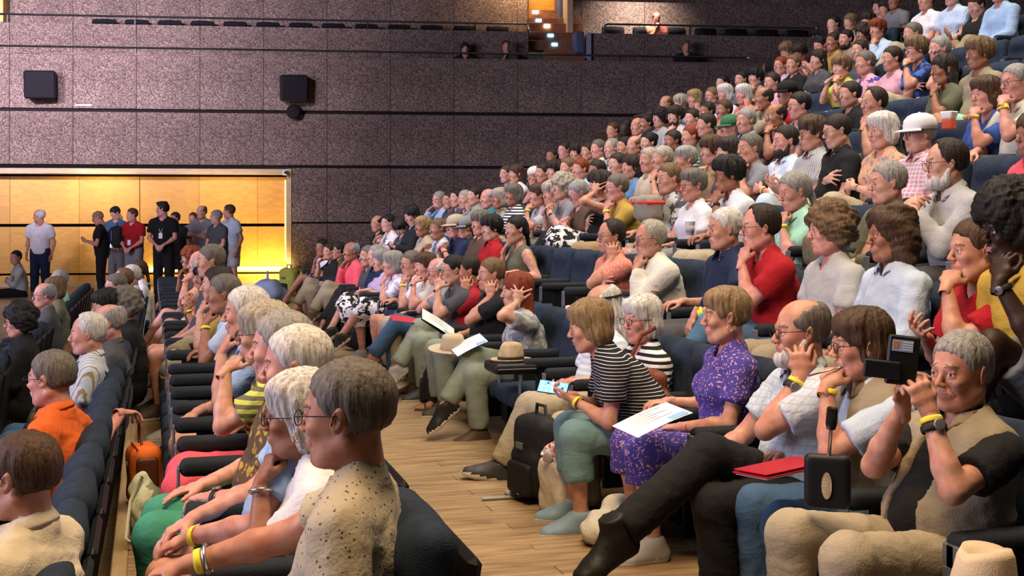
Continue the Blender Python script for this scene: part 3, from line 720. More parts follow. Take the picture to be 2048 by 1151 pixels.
ACC = {}
def acc(name):
    """small worn things in the head frame (or the wrist frame for bands)"""
    if name in ACC: return ACC[name]
    b = MB()
    if name in ('glasses', 'rimless', 'sunglasses_up'):
        r = .0016 if name != 'rimless' else .0010
        for s in (-1, 1):
            pts = [(.104 + .001 * math.cos(a), s * .0325 + .0235 * math.cos(a), .002 + .0175 * math.sin(a)) for a in np.linspace(0, 2 * PI, 14, endpoint=False)]
            b.tube(pts, r, 5, 0, closed=True)
            b.tube([(.103, s * .056, .008), (.075, s * .074, .010), (.0, s * .083, .008), (-.012, s * .083, -.006)], r, 5, 0)
            if name == 'sunglasses_up': b.add([p for p in pts], [tuple(range(14))], 1)
        b.tube([(.105, -.009, .006), (.108, 0, .008), (.105, .009, .006)], r, 5, 0)
        me = b.mesh(name, [M_FRAME if name != 'rimless' else M_STEEL, M_LENS], True)
    elif name == 'wristband':
        b.tube([(0, .031 * math.cos(a), .027 * math.sin(a)) for a in np.linspace(0, 2 * PI, 16, endpoint=False)], .0085, 6, 0, closed=True, flat=.2, up=(1, 0, 0)); me = b.mesh(name, [M_BAND], True)
    elif name == 'watch':
        b.tube([(0, .031 * math.cos(a), .027 * math.sin(a)) for a in np.linspace(0, 2 * PI, 16, endpoint=False)], .009, 6, 0, closed=True, flat=.22, up=(1, 0, 0))
        b.lathe([(.0, 0), (.014, 0), (.0155, .003), (.014, .006), (.012, .0065)], (0, 0, .027), 14, 1); b.lathe([(.012, .0062), (0, .0062)], (0, 0, .027), 14, 2); me = b.mesh(name, [M_STRAPD, M_TRIMW, M_BLACK], True)
    elif name == 'bracelet':
        b.tube([(0, .032 * math.cos(a), .028 * math.sin(a)) for a in np.linspace(0, 2 * PI, 16, endpoint=False)], .005, 6, 0, closed=True); me = b.mesh(name, [M_STEEL], True)
    elif name == 'headband':
        b.tube([(-.014 + .106 * math.cos(a), .086 * math.sin(a), .052 + .012 * math.cos(a)) for a in np.linspace(0, 2 * PI, 28, endpoint=False)], .007, 6, 0, closed=True); me = b.mesh(name, [M_STRAPD], True)
    elif name == 'earring':
        for s in (-1, 1): b.tube([(.002 + .011 * math.cos(a), s * .086, -.046 + .013 * math.sin(a)) for a in np.linspace(0, 2 * PI, 12, endpoint=False)], .0022, 5, 0, closed=True)
        me = b.mesh(name, [M_GOLD], True)
    elif name in ('cap', 'headscarf'):
        b.lathe([(.110, .030), (.112, .060), (.104, .092), (.080, .118), (.045, .133), (.0, .138)], (-.012, 0, .0), 22, 0, sy=.86)
        if name == 'cap':
            V = []; n = 12
            for i in range(n + 1):
                a = -1.15 + 2.3 * i / n
                for r_, z in ((.095, .040), (.155 + .020 * math.cos(a), .024)): V.append((-.012 + r_ * math.cos(a) * 1.04, r_ * math.sin(a) * .80, z))
            V += [(x, y, z - .006) for x, y, z in V]; m_ = 2 * (n + 1)
            Fs = []
            for i in range(n): Fs += [(2 * i, 2 * i + 1, 2 * i + 3, 2 * i + 2), (m_ + 2 * i + 2, m_ + 2 * i + 3, m_ + 2 * i + 1, m_ + 2 * i), (2 * i + 1, m_ + 2 * i + 1, m_ + 2 * i + 3, 2 * i + 3)]
            b.add(V, Fs, 0); b.lathe([(.008, .134), (.009, .140), (0, .143)], (-.012, 0, 0), 8, 0)
        me = b.mesh(name, [mat('cap_cloth', (.7, .7, .68), .9)], True)
    elif name == 'collar':
        n = 18; V = []; Fs = []
        prof = [(.060, .022), (.066, .026), (.084, .000), (.086, -.010), (.078, -.006)]
        for i in range(n + 1):
            a = math.radians(26 + 308 * i / n); k = 1 + .10 * (abs(math.cos(a / 2)) if False else 0)
            pt = .016 if i in (0, n) else 0
            for r_, z in prof: V.append((r_ * math.cos(a) * .98, r_ * math.sin(a), z - pt - .022 * math.cos(a)))
        m_ = len(prof)
        for i in range(n):
            for j in range(m_ - 1): Fs.append((i * m_ + j, i * m_ + j + 1, (i + 1) * m_ + j + 1, (i + 1) * m_ + j))
        b.add(V, Fs, 0); me = b.mesh('collar', [mat('cloth', (.5, .5, .5), .9)], True)
    ACC[name] = me
    return me
# ------------------------------------------------------------------ the audience
# rows of the right block: head plane X, floor height, name ; the left rows are found from their floor height
ROWX = {c: 2.60 + .80 * i for i, c in enumerate('CDEFGHIJKLM')}; ROWX['B'] = .455
ROWZ = dict(zip('CDEFGHIJKLM', (0, .36, .74, 1.05, 1.40, 1.74, 2.08, 2.45, 2.84, 3.25, 3.60)))
ROWZ.update(B=0.0, A=-.31, Z=-.42)
RAISED = ['first', 'second', 'third', 'fourth', 'fifth', 'sixth', 'seventh', 'eighth', 'ninth', 'tenth']
ROWNAME = {c: RAISED[i - 1] + ' raised row' for i, c in enumerate('CDEFGHIJKLM') if i}
ROWNAME.update(C='row behind the aisle', B='row before the aisle', A='second row before the aisle', Z='third row before the aisle')
HIPOFF = .03
# ------------------------------------------------------------------ the hall: materials
def granite(name, c1, c2, c3):
    m = bpy.data.materials.new(name); m.use_nodes = True; nt = m.node_tree; N = nt.nodes; L = nt.links; b = N['Principled BSDF']
    tc = N.new('ShaderNodeTexCoord'); v = N.new('ShaderNodeTexVoronoi'); v.inputs['Scale'].default_value = 26
    n = N.new('ShaderNodeTexNoise'); n.inputs['Scale'].default_value = 60; n.inputs['Detail'].default_value = 6
    g = N.new('ShaderNodeTexNoise'); g.inputs['Scale'].default_value = .9; g.inputs['Detail'].default_value = 3
    for t in (v, n, g): L.new(tc.outputs['Object'], t.inputs['Vector'])
    r = N.new('ShaderNodeValToRGB'); e = r.color_ramp.elements; e[0].position = .36; e[0].color = (*c1, 1); e[1].position = .64; e[1].color = (*c3, 1)
    q = e.new(.5); q.color = (*c2, 1); L.new(n.outputs['Fac'], r.inputs[0])
    mx = N.new('ShaderNodeMixRGB'); mx.blend_type = 'MULTIPLY'; mx.inputs[0].default_value = .6
    r2 = N.new('ShaderNodeValToRGB'); r2.color_ramp.elements[0].color = (.55, .5, .52, 1); r2.color_ramp.elements[0].position = .35; r2.color_ramp.elements[1].color = (1.1, 1.1, 1.1, 1); r2.color_ramp.elements[1].position = .65
    L.new(g.outputs['Fac'], r2.inputs[0]); L.new(r.outputs[0], mx.inputs[1]); L.new(r2.outputs[0], mx.inputs[2])
    mx2 = N.new('ShaderNodeMixRGB'); mx2.blend_type = 'MULTIPLY'; mx2.inputs[0].default_value = .45
    bw = N.new('ShaderNodeRGBToBW'); L.new(v.outputs['Color'], bw.inputs[0]); L.new(mx.outputs[0], mx2.inputs[1]); L.new(bw.outputs[0], mx2.inputs[2]); L.new(mx2.outputs[0], b.inputs['Base Color'])
    b.inputs['Roughness'].default_value = .75
    bp = N.new('ShaderNodeBump'); bp.inputs['Strength'].default_value = .7; bp.inputs['Distance'].default_value = .02
    L.new(n.outputs['Fac'], bp.inputs['Height']); L.new(bp.outputs[0], b.inputs['Normal'])
    return m
M_GRAN = granite('pink_granite', (.055, .038, .034), (.21, .148, .125), (.44, .335, .29))
M_DARKGAP = mat('dark_joint', (.01, .007, .008), .9)
def wood(name, c1, c2, sc=(1, 14, 1), rough=.45, perf=False):
    m = bpy.data.materials.new(name); m.use_nodes = True; nt = m.node_tree; N = nt.nodes; L = nt.links; b = N['Principled BSDF']
    tc = N.new('ShaderNodeTexCoord'); oi = N.new('ShaderNodeObjectInfo'); mp = N.new('ShaderNodeMapping'); mp.inputs['Scale'].default_value = sc
    L.new(tc.outputs['Object'], mp.inputs[0]); L.new(oi.outputs['Random'], mp.inputs['Location'])
    n = N.new('ShaderNodeTexNoise'); n.inputs['Scale'].default_value = 3; n.inputs['Detail'].default_value = 7; n.inputs['Distortion'].default_value = .6; L.new(mp.outputs[0], n.inputs['Vector'])
    r = N.new('ShaderNodeValToRGB'); r.color_ramp.elements[0].position = .3; r.color_ramp.elements[0].color = (*c1, 1); r.color_ramp.elements[1].position = .68; r.color_ramp.elements[1].color = (*c2, 1)
    L.new(n.outputs['Fac'], r.inputs[0])
    hs = N.new('ShaderNodeHueSaturation'); ml = N.new('ShaderNodeMath'); ml.operation = 'MULTIPLY_ADD'; ml.inputs[1].default_value = .32; ml.inputs[2].default_value = .84
    L.new(oi.outputs['Random'], ml.inputs[0]); L.new(ml.outputs[0], hs.inputs['Value']); L.new(r.outputs[0], hs.inputs['Color'])
    out = hs.outputs[0]
    if perf:
        wv = N.new('ShaderNodeTexWave'); wv.bands_direction = 'X'; wv.inputs['Scale'].default_value = 16; L.new(tc.outputs['Object'], wv.inputs['Vector'])
        r3 = N.new('ShaderNodeValToRGB'); r3.color_ramp.elements[0].color = (.72, .66, .6, 1); r3.color_ramp.elements[1].position = .4
        mx = N.new('ShaderNodeMixRGB'); mx.blend_type = 'MULTIPLY'; mx.inputs[0].default_value = .5; L.new(wv.outputs['Fac'], r3.inputs[0]); L.new(out, mx.inputs[1]); L.new(r3.outputs[0], mx.inputs[2]); out = mx.outputs[0]
    L.new(out, b.inputs['Base Color']); b.inputs['Roughness'].default_value = rough
    return m
M_FLOOR = wood('oak_floor', (.20, .125, .065), (.42, .29, .165), (1.1, 9, 1), .42)
M_NOSE = wood('oak_nosing', (.36, .25, .13), (.50, .36, .20), (9, 1, 1), .4)
M_RISER = wood('brown_riser', (.07, .045, .028), (.12, .08, .05), (6, 1, 1), .6)
M_YELLOW = wood('golden_wood_panel', (.52, .27, .035), (.62, .35, .055), (2, 2, 6), .5, True)
M_BEAM = wood('pale_wood_beam', (.46, .34, .20), (.56, .43, .27), (2, 2, 6), .5)
M_STAIR = wood('stair_wood', (.16, .065, .03), (.26, .11, .05), (2, 8, 2), .5)
M_SEAT = mat('navy_seat_fabric', (.017, .031, .058), .85, 'mottle', (.011, .021, .042), bump=.35, bscale=220, scale=1.3)
M_ARM = mat('dark_armrest_fabric', (.010, .014, .022), .8, bump=.3, bscale=220)
M_TRIM = mat('grey_trim', (.12, .125, .14), .35); M_SHELL = mat('seat_shell', (.008, .009, .012), .5)
M_CHROME = mat('rail_steel', (.45, .46, .48), .3, metal=1); M_RAILD = mat('rail_dark', (.02, .02, .025), .4)

# ------------------------------------------------------------------ floors
def slab(name, x0, x1, y0, y1, z0, z1, m, kind='structure', parent=None):
    b = MB(); b.box(((x0 + x1) / 2, (y0 + y1) / 2, (z0 + z1) / 2), (x1 - x0, y1 - y0, z1 - z0)); return tag(b.obj(name, m, parent), None, None, None, kind)
floor = slab('floor', -.17, 2.95, 8.0, 26.5, -.25, 0, M_FLOOR)
sub = slab('floor_base', -.15, 2.95, -3, 8.0, -.25, -.016, M_RISER)
rp = random.Random(7)
pm = {}
def plank(x0, x1, y0, y1, parent, name='plank', z=-.008, h=.016, m=M_FLOOR):
    k = (round(x1 - x0, 3), round(y1 - y0, 3), h, m.name)
    if k not in pm:
        b = MB(); b.box((0, 0, 0), (x1 - x0 - .003, y1 - y0 - .003, h), bev=.0015); pm[k] = b.mesh('plank', [m])
    return link(name, pm[k], parent, Matrix.Translation(((x0 + x1) / 2, (y0 + y1) / 2, z + rp.uniform(-.0008, .0008))))
PW = .135; y = 2.4; row_i = 0
while y < 8.0 - 1e-6:
    x = -.10 + (row_i % 3) * .37 - .75
    while x < 2.95:
        a, b_ = max(x, -.10), min(x + 1.12, 2.95)
        if b_ - a > .02: plank(a, b_, y, min(y + PW, 8.0), sub)
        x += 1.12
    y += PW; row_i += 1
link('nosing', mesh_from('n', [], []), None) if False else None
b = MB(); b.box((-.135, 11.0, -.02), (.07, 27, .045), bev=.006); b.obj('floor_nosing', M_NOSE, floor)
slab('floor_step', -1.05, -.17, -3, 23.0, -.6, -.31, M_FLOOR)
b = MB(); b.box((-1.03, 10.0, -.325), (.06, 26, .04), bev=.006); b.obj('floor_nosing', M_NOSE, floor)
slab('floor_step', -2.0, -1.05, -3, 23.0, -.7, -.42, M_FLOOR)
slab('floor_step', -14, -2.0, -3, 22.5, -.8, -.55, M_FLOOR)
slab('floor_side', -14, -.17, 23.0, 30, -.7, 0.0, M_FLOOR); slab('floor_side', -.17, 3.0, 26.5, 31, -.7, 0.0, M_FLOOR)
for c in 'DEFGHIJKLM':
    x0 = ROWX[c] - .60; z = ROWZ[c]; zl = ROWZ[chr(ord(c) - 1)]
    slab('floor_step', x0, x0 + (.80 if c != 'M' else 6), 1.0, 26.6, zl - .3, z - .02, M_RISER)
    b = MB(); b.box((x0 + .40, 13.8, z - .01), (.80, 25.6, .02), bev=.004); tag(b.obj('floor_tread', M_FLOOR), kind='structure')

# ------------------------------------------------------------------ the side wall: its own frame (u along, n out of the wall towards the seats, z up)
KW = .134; D0 = 27.0
eu = Vector((CA + KW * SA, -SA + KW * CA, 0)).normalized(); en = Vector((-SA + KW * CA, -CA - KW * SA, 0)).normalized()
MW = Matrix(((eu.x, en.x, 0, D0 * SA), (eu.y, en.y, 0, D0 * CA), (0, 0, 1, 0), (0, 0, 0, 1)))
def wD(px): return D0 / (1 - KW * ray_dir(px))
def U(px, n=0):
    """coordinate along the wall plane n metres in front of it"""
    t = ray_dir(px); c = math.hypot(1, KW)
    D = (D0 - n * c) / (1 - KW * t)      # distance at which the ray meets the plane
    p = Vector((D * (SA + t * CA), D * (CA - t * SA), 0)) - Vector((D0 * SA, D0 * CA, 0))
    return p.dot(eu)
def Zw(px, py, n=0): return ZC + (415 - py) * (D0 - n * math.hypot(1, KW)) / (1 - KW * ray_dir(px)) / FPX
def wbox(name, u0, u1, z0, z1, n0, n1, m, parent=None, bev=0.0, kind=None):
    """a box standing in the wall frame with its own origin"""
    b = MB(); b.box((0, 0, 0), (abs(u1 - u0), abs(n1 - n0), z1 - z0), bev=bev)
    T = MW @ Matrix.Translation(((u0 + u1) / 2, (n0 + n1) / 2, (z0 + z1) / 2))
    o = b.obj(name, m); 
    if parent is not None: o.parent = parent; o.matrix_local = parent.matrix_basis.inverted() @ T
    else: o.matrix_basis = T
    if kind: o['kind'] = kind
    return o
uE, uR, uL = U(578), U(1528), U(-260)
wallS = wbox('wall_left', uL, uR, 2.47, 4.72, -.22, -.06, M_DARKGAP, kind='structure')
wallR = wbox('wall_right', uE, U(2500), -.2, 2.47, -.45, -.06, M_DARKGAP, kind='structure')
JU = [U(19 + 127.0 * i) for i in range(-2, 30)]
def panels(u0, u1, z0, z1, n1, parent, name='panel', depth=.05, edges=None):
    es = [u0] + [u for u in (edges or JU) if u0 + .15 < u < u1 - .15] + [u1]
    for a, b_ in zip(es[:-1], es[1:]):
        wbox(name, a + .004, b_ - .004, z0, z1, n1 - depth, n1 + rp.uniform(-.002, .002), M_GRAN, parent, .004)
z1_, z2_, z3_ = Zw(600, 224), Zw(600, 333), Zw(700, 445)
panels(uL, uR, z1_ + .035, 4.72, 0, wallS); panels(uL, uR, z2_ + .03, z1_ - .035, 0, wallS)
panels(uE + .06, U(2400), z3_ + .02, z2_ - .03, 0, wallR); panels(uE + .06, U(2400), 0, z3_ - .02, 0, wallR)
wbox('wall_ledge', uL, uR, 4.72, 4.76, -.22, .01, M_GRAN, wallS, .008)
wbox('wall_end', uR - .03, uR + .02, 2.9, 4.76, -.45, .005, M_BEAM, wallS, .004)
# golden wood recess under the wall
wallY = wbox('wall_recess', uL, uE, -.2, 2.40, -.75, -.55, M_DARKGAP, kind='structure')
nY = -.42
ce = [uL] + [U(p, nY) for p in (20, 158, 280, 398, 515, 572)]
zr = [(Zw(280, 447, nY), Zw(280, 353, nY)), (Zw(280, 545, nY), Zw(280, 453, nY)), (.0, Zw(280, 549, nY))]
for z0, z1 in zr:
    for a, b_ in zip(ce[:-1], ce[1:]):
        g = .012 if abs(b_ - U(280, nY)) < .01 else .002
        wbox('panel', a + .002, b_ - g, z0, z1, nY - .05, nY + rp.uniform(-.004, .004), M_YELLOW, wallY, .003)
wbox('beam', uL, uE, Zw(280, 348, -.1), Zw(280, 336.5, -.1), -.5, -.08, M_BEAM, wallY, .01)
wbox('jamb', U(573, -.1), uE + .05, 0, Zw(280, 336, -.1), -.5, -.03, M_BEAM, wallY, .006)
M_LED = mat('led_strip', (1.0, .72, .30), .5, emit=9.0)
wbox('lamp_strip', U(286, -.3), U(566, -.3), Zw(450, 541, -.3), Zw(450, 534, -.3), -.37, -.33, M_LED, wallY, .004)
wbox('lamp_strip', U(569, -.3), U(572, -.3), .5, 2.2, -.37, -.35, mat('led_strip_dim', (1.0, .7, .3), .5, emit=1.0), wallY)
wbox('skirting', uL, U(566, -.3), 0.0, .09, -.42, -.36, M_BEAM, wallY, .004)
for k, (px, pw) in enumerate(((200, 10), (450, 6))):  # added fill areas for the warm glow at the top of the recess
    p = MW @ Vector((U(px), .25, 2.22)); q = MW @ Vector((U(px), -.42, 1.5)); area('recess_glow_fill', p, q, 1.6 if k else 1.0, .12, pw, (1.0, .72, .28))
for px, pw in ((330, 6), (430, 20), (545, 60)):  # added fill areas that strengthen the glow around the LED strip
    p = MW @ Vector((U(px), .1, .25)); q = MW @ Vector((U(px), -.42, .75)); area('recess_glow_fill', p, q, 1.0, .12, pw * .55, (1.0, .66, .22))
# balcony tiers behind the wall
b2n = -1.3
def tier(name, pa, pb, n, zb, zt, depth=.3):
    w_ = wbox(name, U(pa, n), U(pb, n), zb, zt, n - depth, n - .05, M_DARKGAP, kind='structure')
    panels(U(pa, n), U(pb, n), zb, zt + .01, n, w_, edges=[U(19 + 127. * i, n) for i in range(-2, 18)]); return w_
tier('wall_balcony', -260, 1057, -1.3, 4.2, 5.52)
tier('wall_balcony_upper', -120, 1056, -2.9, 5.0, 9.0)
tier('wall_balcony', 1183, 2300, -1.0, 4.0, Zw(1183, 67, -1.0))
tier('wall_balcony_upper', 1146, 2300, -2.7, 5.0, Zw(1183, 3, -2.7))
tier('wall_balcony_top', 1146, 2400, -4.6, 6.0, 9.5)
fb = wbox('floor_balcony', uL, U(2300), 4.05, 4.15, -1.3, -.2, M_RISER, kind='structure')
wbox('floor_balcony', uL, U(2300), 4.78, 4.88, -2.9, -1.3, M_RISER, kind='structure')
wbox('floor_balcony', U(1146), U(2300), 5.6, 5.7, -4.6, -2.7, M_RISER, kind='structure')
p_ = wbox('pillar', U(-60, -2.7), U(11, -2.7), 5.0, 8.5, -3.1, -2.5, M_YELLOW, kind='structure')
wbox('wall_end_panel', U(1176, -.95), U(1183, -.95), 4.3, Zw(1183, 66, -.95), -1.4, -.93, mat('pale_end_panel', (.22, .23, .34), .6), kind='structure', bev=.01)
# handrails: things
def rail(label, pa, pb, n, py_, posts, bend_right=True, drop=.20, group='balcony handrails'):
    r = bpy.data.objects.new('handrail', None); COL.objects.link(r); z = Zw(pa, py_, n); ua, ub = U(pa, n), U(pb, n)
    r.matrix_basis = MW @ Matrix.Translation((ua, n, z - drop)); tag(r, label, 'railing', group)
    b = MB(); pts = [(0, 0, drop)] + [(ub - ua - .08, 0, drop)] + ([(ub - ua - .02, 0, drop - .03), (ub - ua, 0, drop - .09), (ub - ua, 0, 0)] if bend_right else [(ub - ua, 0, drop)])
    if pa > 0: pts = [(0, 0, 0), (0, 0, drop - .09), (.02, 0, drop - .03), (.08, 0, drop)] + pts[1:]
    b.tube(pts, .022, 8); b.obj('rail', M_CHROME, r, smooth=True)
    for p in posts:
        b = MB(); b.box((U(p, n) - ua, 0, drop / 2 - .01), (.03, .03, drop), bev=.004); b.obj('post', M_RAILD, r)
rail('long steel handrail along the ledge of the granite wall', -200, 1497, -.10, 88, (271, 759, 1240), False, .20)
rail('steel handrail of the upper balcony left of the lit stairs', -200, 1058, -1.32, 24, (15, 270, 505, 735, 950), True, .24)
rail('steel handrail of the upper balcony right of the lit stairs', 1208, 1633, -1.05, 48, (1380,), False, .20)
# lit stairs between the balcony blocks
st = bpy.data.objects.new('stairs', None); COL.objects.link(st); st.matrix_basis = MW @ Matrix.Translation((U(1100, -1.3), -1.3, 4.2)); st['kind'] = 'structure'
ys = [113, 99, 81, 64, 46, 36, 20]
for i, yy in enumerate(ys):
    n = -1.0 - .30 * i; zt = Zw(1100, yy, n); 
    wbox('step', U(1057 if i > 1 else 1090, n), U(1168, n), zt - .22, zt, n - .32, n, M_STAIR, st, .006)
M_BLUE = mat('blue_step_light', (.12, .45, 1.0), .4, emit=9.0); M_WARM = mat('warm_step_light', (1.0, .85, .7), .4, emit=11.0)
for px, py, i, m in ((1071, 24, 6, M_WARM), (1077, 41, 5, M_BLUE), (1094, 52, 4, M_WARM), (1101, 71, 3, M_BLUE), (1109, 89, 2, M_BLUE)):
    n = -1.0 - .30 * i + .02; z = Zw(px, py, n); o = wbox('step_light', U(px - 6, n), U(px + 6, n), z - .035, z + .035, n, n + .03, m, None, .01)
    tag(o, {24: 'warm white step light, highest on the balcony stairs', 41: 'blue step light below the highest warm one on the stairs', 52: 'round warm white step light in the middle of the stairs', 71: 'pale blue step light on the balcony stairs, second from below', 89: 'bright blue step light, lowest on the balcony stairs'}[py], 'light', 'step lights of the balcony stairs')
dr = wbox('door_1', U(1057, -3.4), U(1110, -3.4), Zw(1100, 20, -3.4), 8.0, -3.5, -3.4, M_YELLOW, kind='structure')
wbox('door_frame', U(1110, -3.3), U(1116, -3.3), Zw(1100, 22, -3.3), 8.0, -3.5, -3.3, M_STAIR, dr)
area('stair_light', MW @ Vector((U(1085), -2.3, 7.2)), MW @ Vector((U(1085), -3.4, 6.2)), .6, .4, 45, (1, .62, .3))
area('balcony_light', MW @ Vector((U(1330), -1.6, 6.9)), MW @ Vector((U(1325), -2.6, 5.6)), .4, .3, 48, (1, .8, .66), 110)
wbox('wall_stair_side', U(1135, -2.0), U(1146, -2.0), 5.0, 8.0, -3.4, -2.0, M_BEAM, kind='structure')
for px in (1117, 1152):
    n = -2.6 if px == 1117 else -1.1
    o = wbox('side_screen', U(px, n), U(px + 16, n), Zw(px, 40 if px == 1117 else 106, n), Zw(px, -20 if px == 1117 else 62, n), n - .5, n, mat('blue_grey_screen', (.07, .09, .16), .7), None, .03)
    tag(o, 'tall blue-grey seat end panel beside the orange doorway' if px == 1117 else 'dark blue seat end panel right of the lowest step light', 'panel')
# loudspeakers and fittings on the wall
def speaker(px, py, w_, h_, label):
    r = bpy.data.objects.new('loudspeaker', None); COL.objects.link(r); n = .30
    r.matrix_basis = MW @ Matrix.Translation((U(px, n), n, Zw(px, py, n))) @ Matrix.Rotation(math.radians(-6), 4, 'X') @ Matrix.Rotation(math.radians(-10), 4, 'Z')
    tag(r, label, 'speaker', 'wall loudspeakers')
    b = MB(); b.box((0, -.02, 0), (w_, .30, h_), bev=.035); b.obj('cabinet', M_SHELL, r)
    b = MB(); b.box((0, .135, 0), (w_ - .05, .02, h_ - .05), bev=.01); b.obj('grille', mat('speaker_grille', (.006, .006, .01), .8, bump=.5, bscale=300), r)
    b = MB(); b.box((.0, -.22, .12), (.10, .12, .30), bev=.01); b.box((0, -.29, .12), (.22, .03, .22)); b.obj('bracket', M_RAILD, r)
speaker(80, 169, .60, .56, 'black square loudspeaker at the left end of the granite wall')
speaker(588, 176, .55, .54, 'black square loudspeaker above the round one on the granite wall')
r = bpy.data.objects.new('round_loudspeaker', None); COL.objects.link(r); r.matrix_basis = MW @ Matrix.Translation((U(588, .1), .0, Zw(588, 224, .1))) @ Matrix.Rotation(-PI / 2, 4, 'X'); tag(r, 'small round black loudspeaker under the square one', 'speaker')
b = MB(); b.lathe([(.10, 0), (.12, .06), (.15, .10), (.155, .16), (.14, .20)], n=22); b.obj('cabinet', M_SHELL, r, smooth=True)
b = MB(); b.lathe([(.14, .199), (.10, .215), (0, .22)], n=22); b.obj('grille', mat('speaker_grille', (.006, .006, .01), .8, bump=.5, bscale=300), r, smooth=True)
o = wbox('wall_light', U(151), U(184), Zw(167, 212), Zw(167, 208.5), .0, .03, mat('white_fitting', (.7, .72, .8), .4), None, .008); tag(o, 'thin white fitting on the granite wall beneath the left loudspeaker', 'fitting')
o = wbox('downlight', U(165), U(172), Zw(168, 346), Zw(168, 341), -.12, -.06, mat('downlight_lens', (1, .85, .8), .4, emit=3.0), None, .01); tag(o, 'tiny lit downlight in the pale beam over the golden wall', 'light')
r = bpy.data.objects.new('security_camera', None); COL.objects.link(r); r.matrix_basis = MW @ Matrix.Translation((U(570, 0), .0, Zw(570, 345))); tag(r, 'small pale security camera at the corner of the wooden recess', 'camera')
b = MB(); b.box((0, .07, 0), (.10, .16, .11), bev=.012); b.obj('housing', mat('pale_housing', (.6, .75, .78), .4), r); b = MB(); b.lathe([(.03, 0), (.03, .03), (.02, .032), (0, .032)], (0.02, .15, 0), 14, R=Matrix.Rotation(-PI / 2, 3, 'X')); b.obj('lens', M_BLACK, r)
# dark metal handrail at the far left
r = bpy.data.objects.new('handrail', None); COL.objects.link(r); pt, s_ = at_z(17, 612, -.42); r.location = pt; tag(r, 'black tubular guard rail rising at the left edge, before the seated person', 'railing')
b = MB(); b.tube([(0, 0, 0), (0, 0, .78), (-.03, 0, .85), (-.10, 0, .88), (-2.2, 0, .88), (-2.2, 0, 0)], .025, 8); b.obj('rail', M_RAILD, r, smooth=True)

# ------------------------------------------------------------------ seats
def rbox(c, h, r, R=None):
    c = np.array(c, float); h = np.array(h, float); Mi = np.array(R.to_3x3().transposed()) if R is not None else None; e = np.linalg.norm(h) if R is not None else h
    def fn(X, Y, Z):
        x, y, z = X - c[0], Y - c[1], Z - c[2]
        if Mi is not None: x, y, z = (Mi[0, 0] * x + Mi[0, 1] * y + Mi[0, 2] * z, Mi[1, 0] * x + Mi[1, 1] * y + Mi[1, 2] * z, Mi[2, 0] * x + Mi[2, 1] * y + Mi[2, 2] * z)
        q = [np.abs(x) - h[0] + r, np.abs(y) - h[1] + r, np.abs(z) - h[2] + r]
        return np.sqrt(np.maximum(q[0], 0) ** 2 + np.maximum(q[1], 0) ** 2 + np.maximum(q[2], 0) ** 2) + np.minimum(np.maximum(q[0], np.maximum(q[1], q[2])), 0) - r
    return (c - e, c + e, fn)
RB = Matrix.Rotation(math.radians(-9), 3, 'Y')
def fmesh(name, prims, h, m, k=.03):
    lo = np.min([p[0] for p in prims], 0) - .03; hi = np.max([p[1] for p in prims], 0) + .03; F = Field(lo, hi, h)
    for p in prims: F.put(p, k)
    V, Q = F.nets(); return mesh_from(name, V, Q, [m])
SEATM = {
 'backrest': fmesh('backrest', [rbox((-.175, 0, .60), (.055, .262, .30), .05, RB), ell((-.195, 0, .80), (.085, .235, .095), RB), ell((-.135, 0, .56), (.05, .20, .20), RB)], .017, M_SEAT, .03),
 'cushion': fmesh('cushion', [rbox((.10, 0, .355), (.25, .235, .065), .05), ell((.12, 0, .40), (.20, .20, .035))], .02, M_SEAT),
 'armrest': fmesh('armrest', [rbox((.07, .275, .60), (.23, .042, .036), .03)], .012, M_ARM),
}
b = MB(); b.box((.03, .275, .42), (.34, .030, .33), bev=.008); b.box((.0, .275, .14), (.22, .030, .28), bev=.006); SEATM['side_panel'] = b.mesh('side_panel', [M_SHELL])
b = MB(); b.box((.303, .275, .545), (.012, .062, .12), bev=.006); b.box((.308, .275, .46), (.008, .05, .15), bev=.003); SEATM['arm_cap'] = b.mesh('arm_cap', [M_TRIM])
b = MB(); b.box((-.255, 0, .52), (.035, .50, .62), bev=.02, R=RB); SEATM['back_shell'] = b.mesh('back_shell', [M_SHELL])
b = MB(); b.box((.05, 0, .29), (.36, .40, .05), bev=.01); b.box((.0, 0, .14), (.10, .12, .28), bev=.01); SEATM['seat_base'] = b.mesh('seat_base', [M_SHELL])
ZN = {'Z': 'third', 'A': 'second'}
def add_seat(x, y, z, rot, parts=('backrest', 'cushion', 'armrest', 'side_panel', 'arm_cap', 'back_shell', 'seat_base'), mirror=False):
    e = bpy.data.objects.new('auditorium_seat', None); COL.objects.link(e); e.location = (x, y, z); e.rotation_euler = (0, 0, rot)
    for p in parts:
        if p == 'arm_cap': continue
        o = link(p, SEATM[p], e)
        if p == 'armrest': link('arm_cap', SEATM['arm_cap'], o)
        if p in ('armrest', 'side_panel') and mirror:
            o2 = link(p, SEATM[p], e, Matrix.Scale(-1, 4, (0, 1, 0)))
            if p == 'armrest': link('arm_cap', SEATM['arm_cap'], o2)
    return e
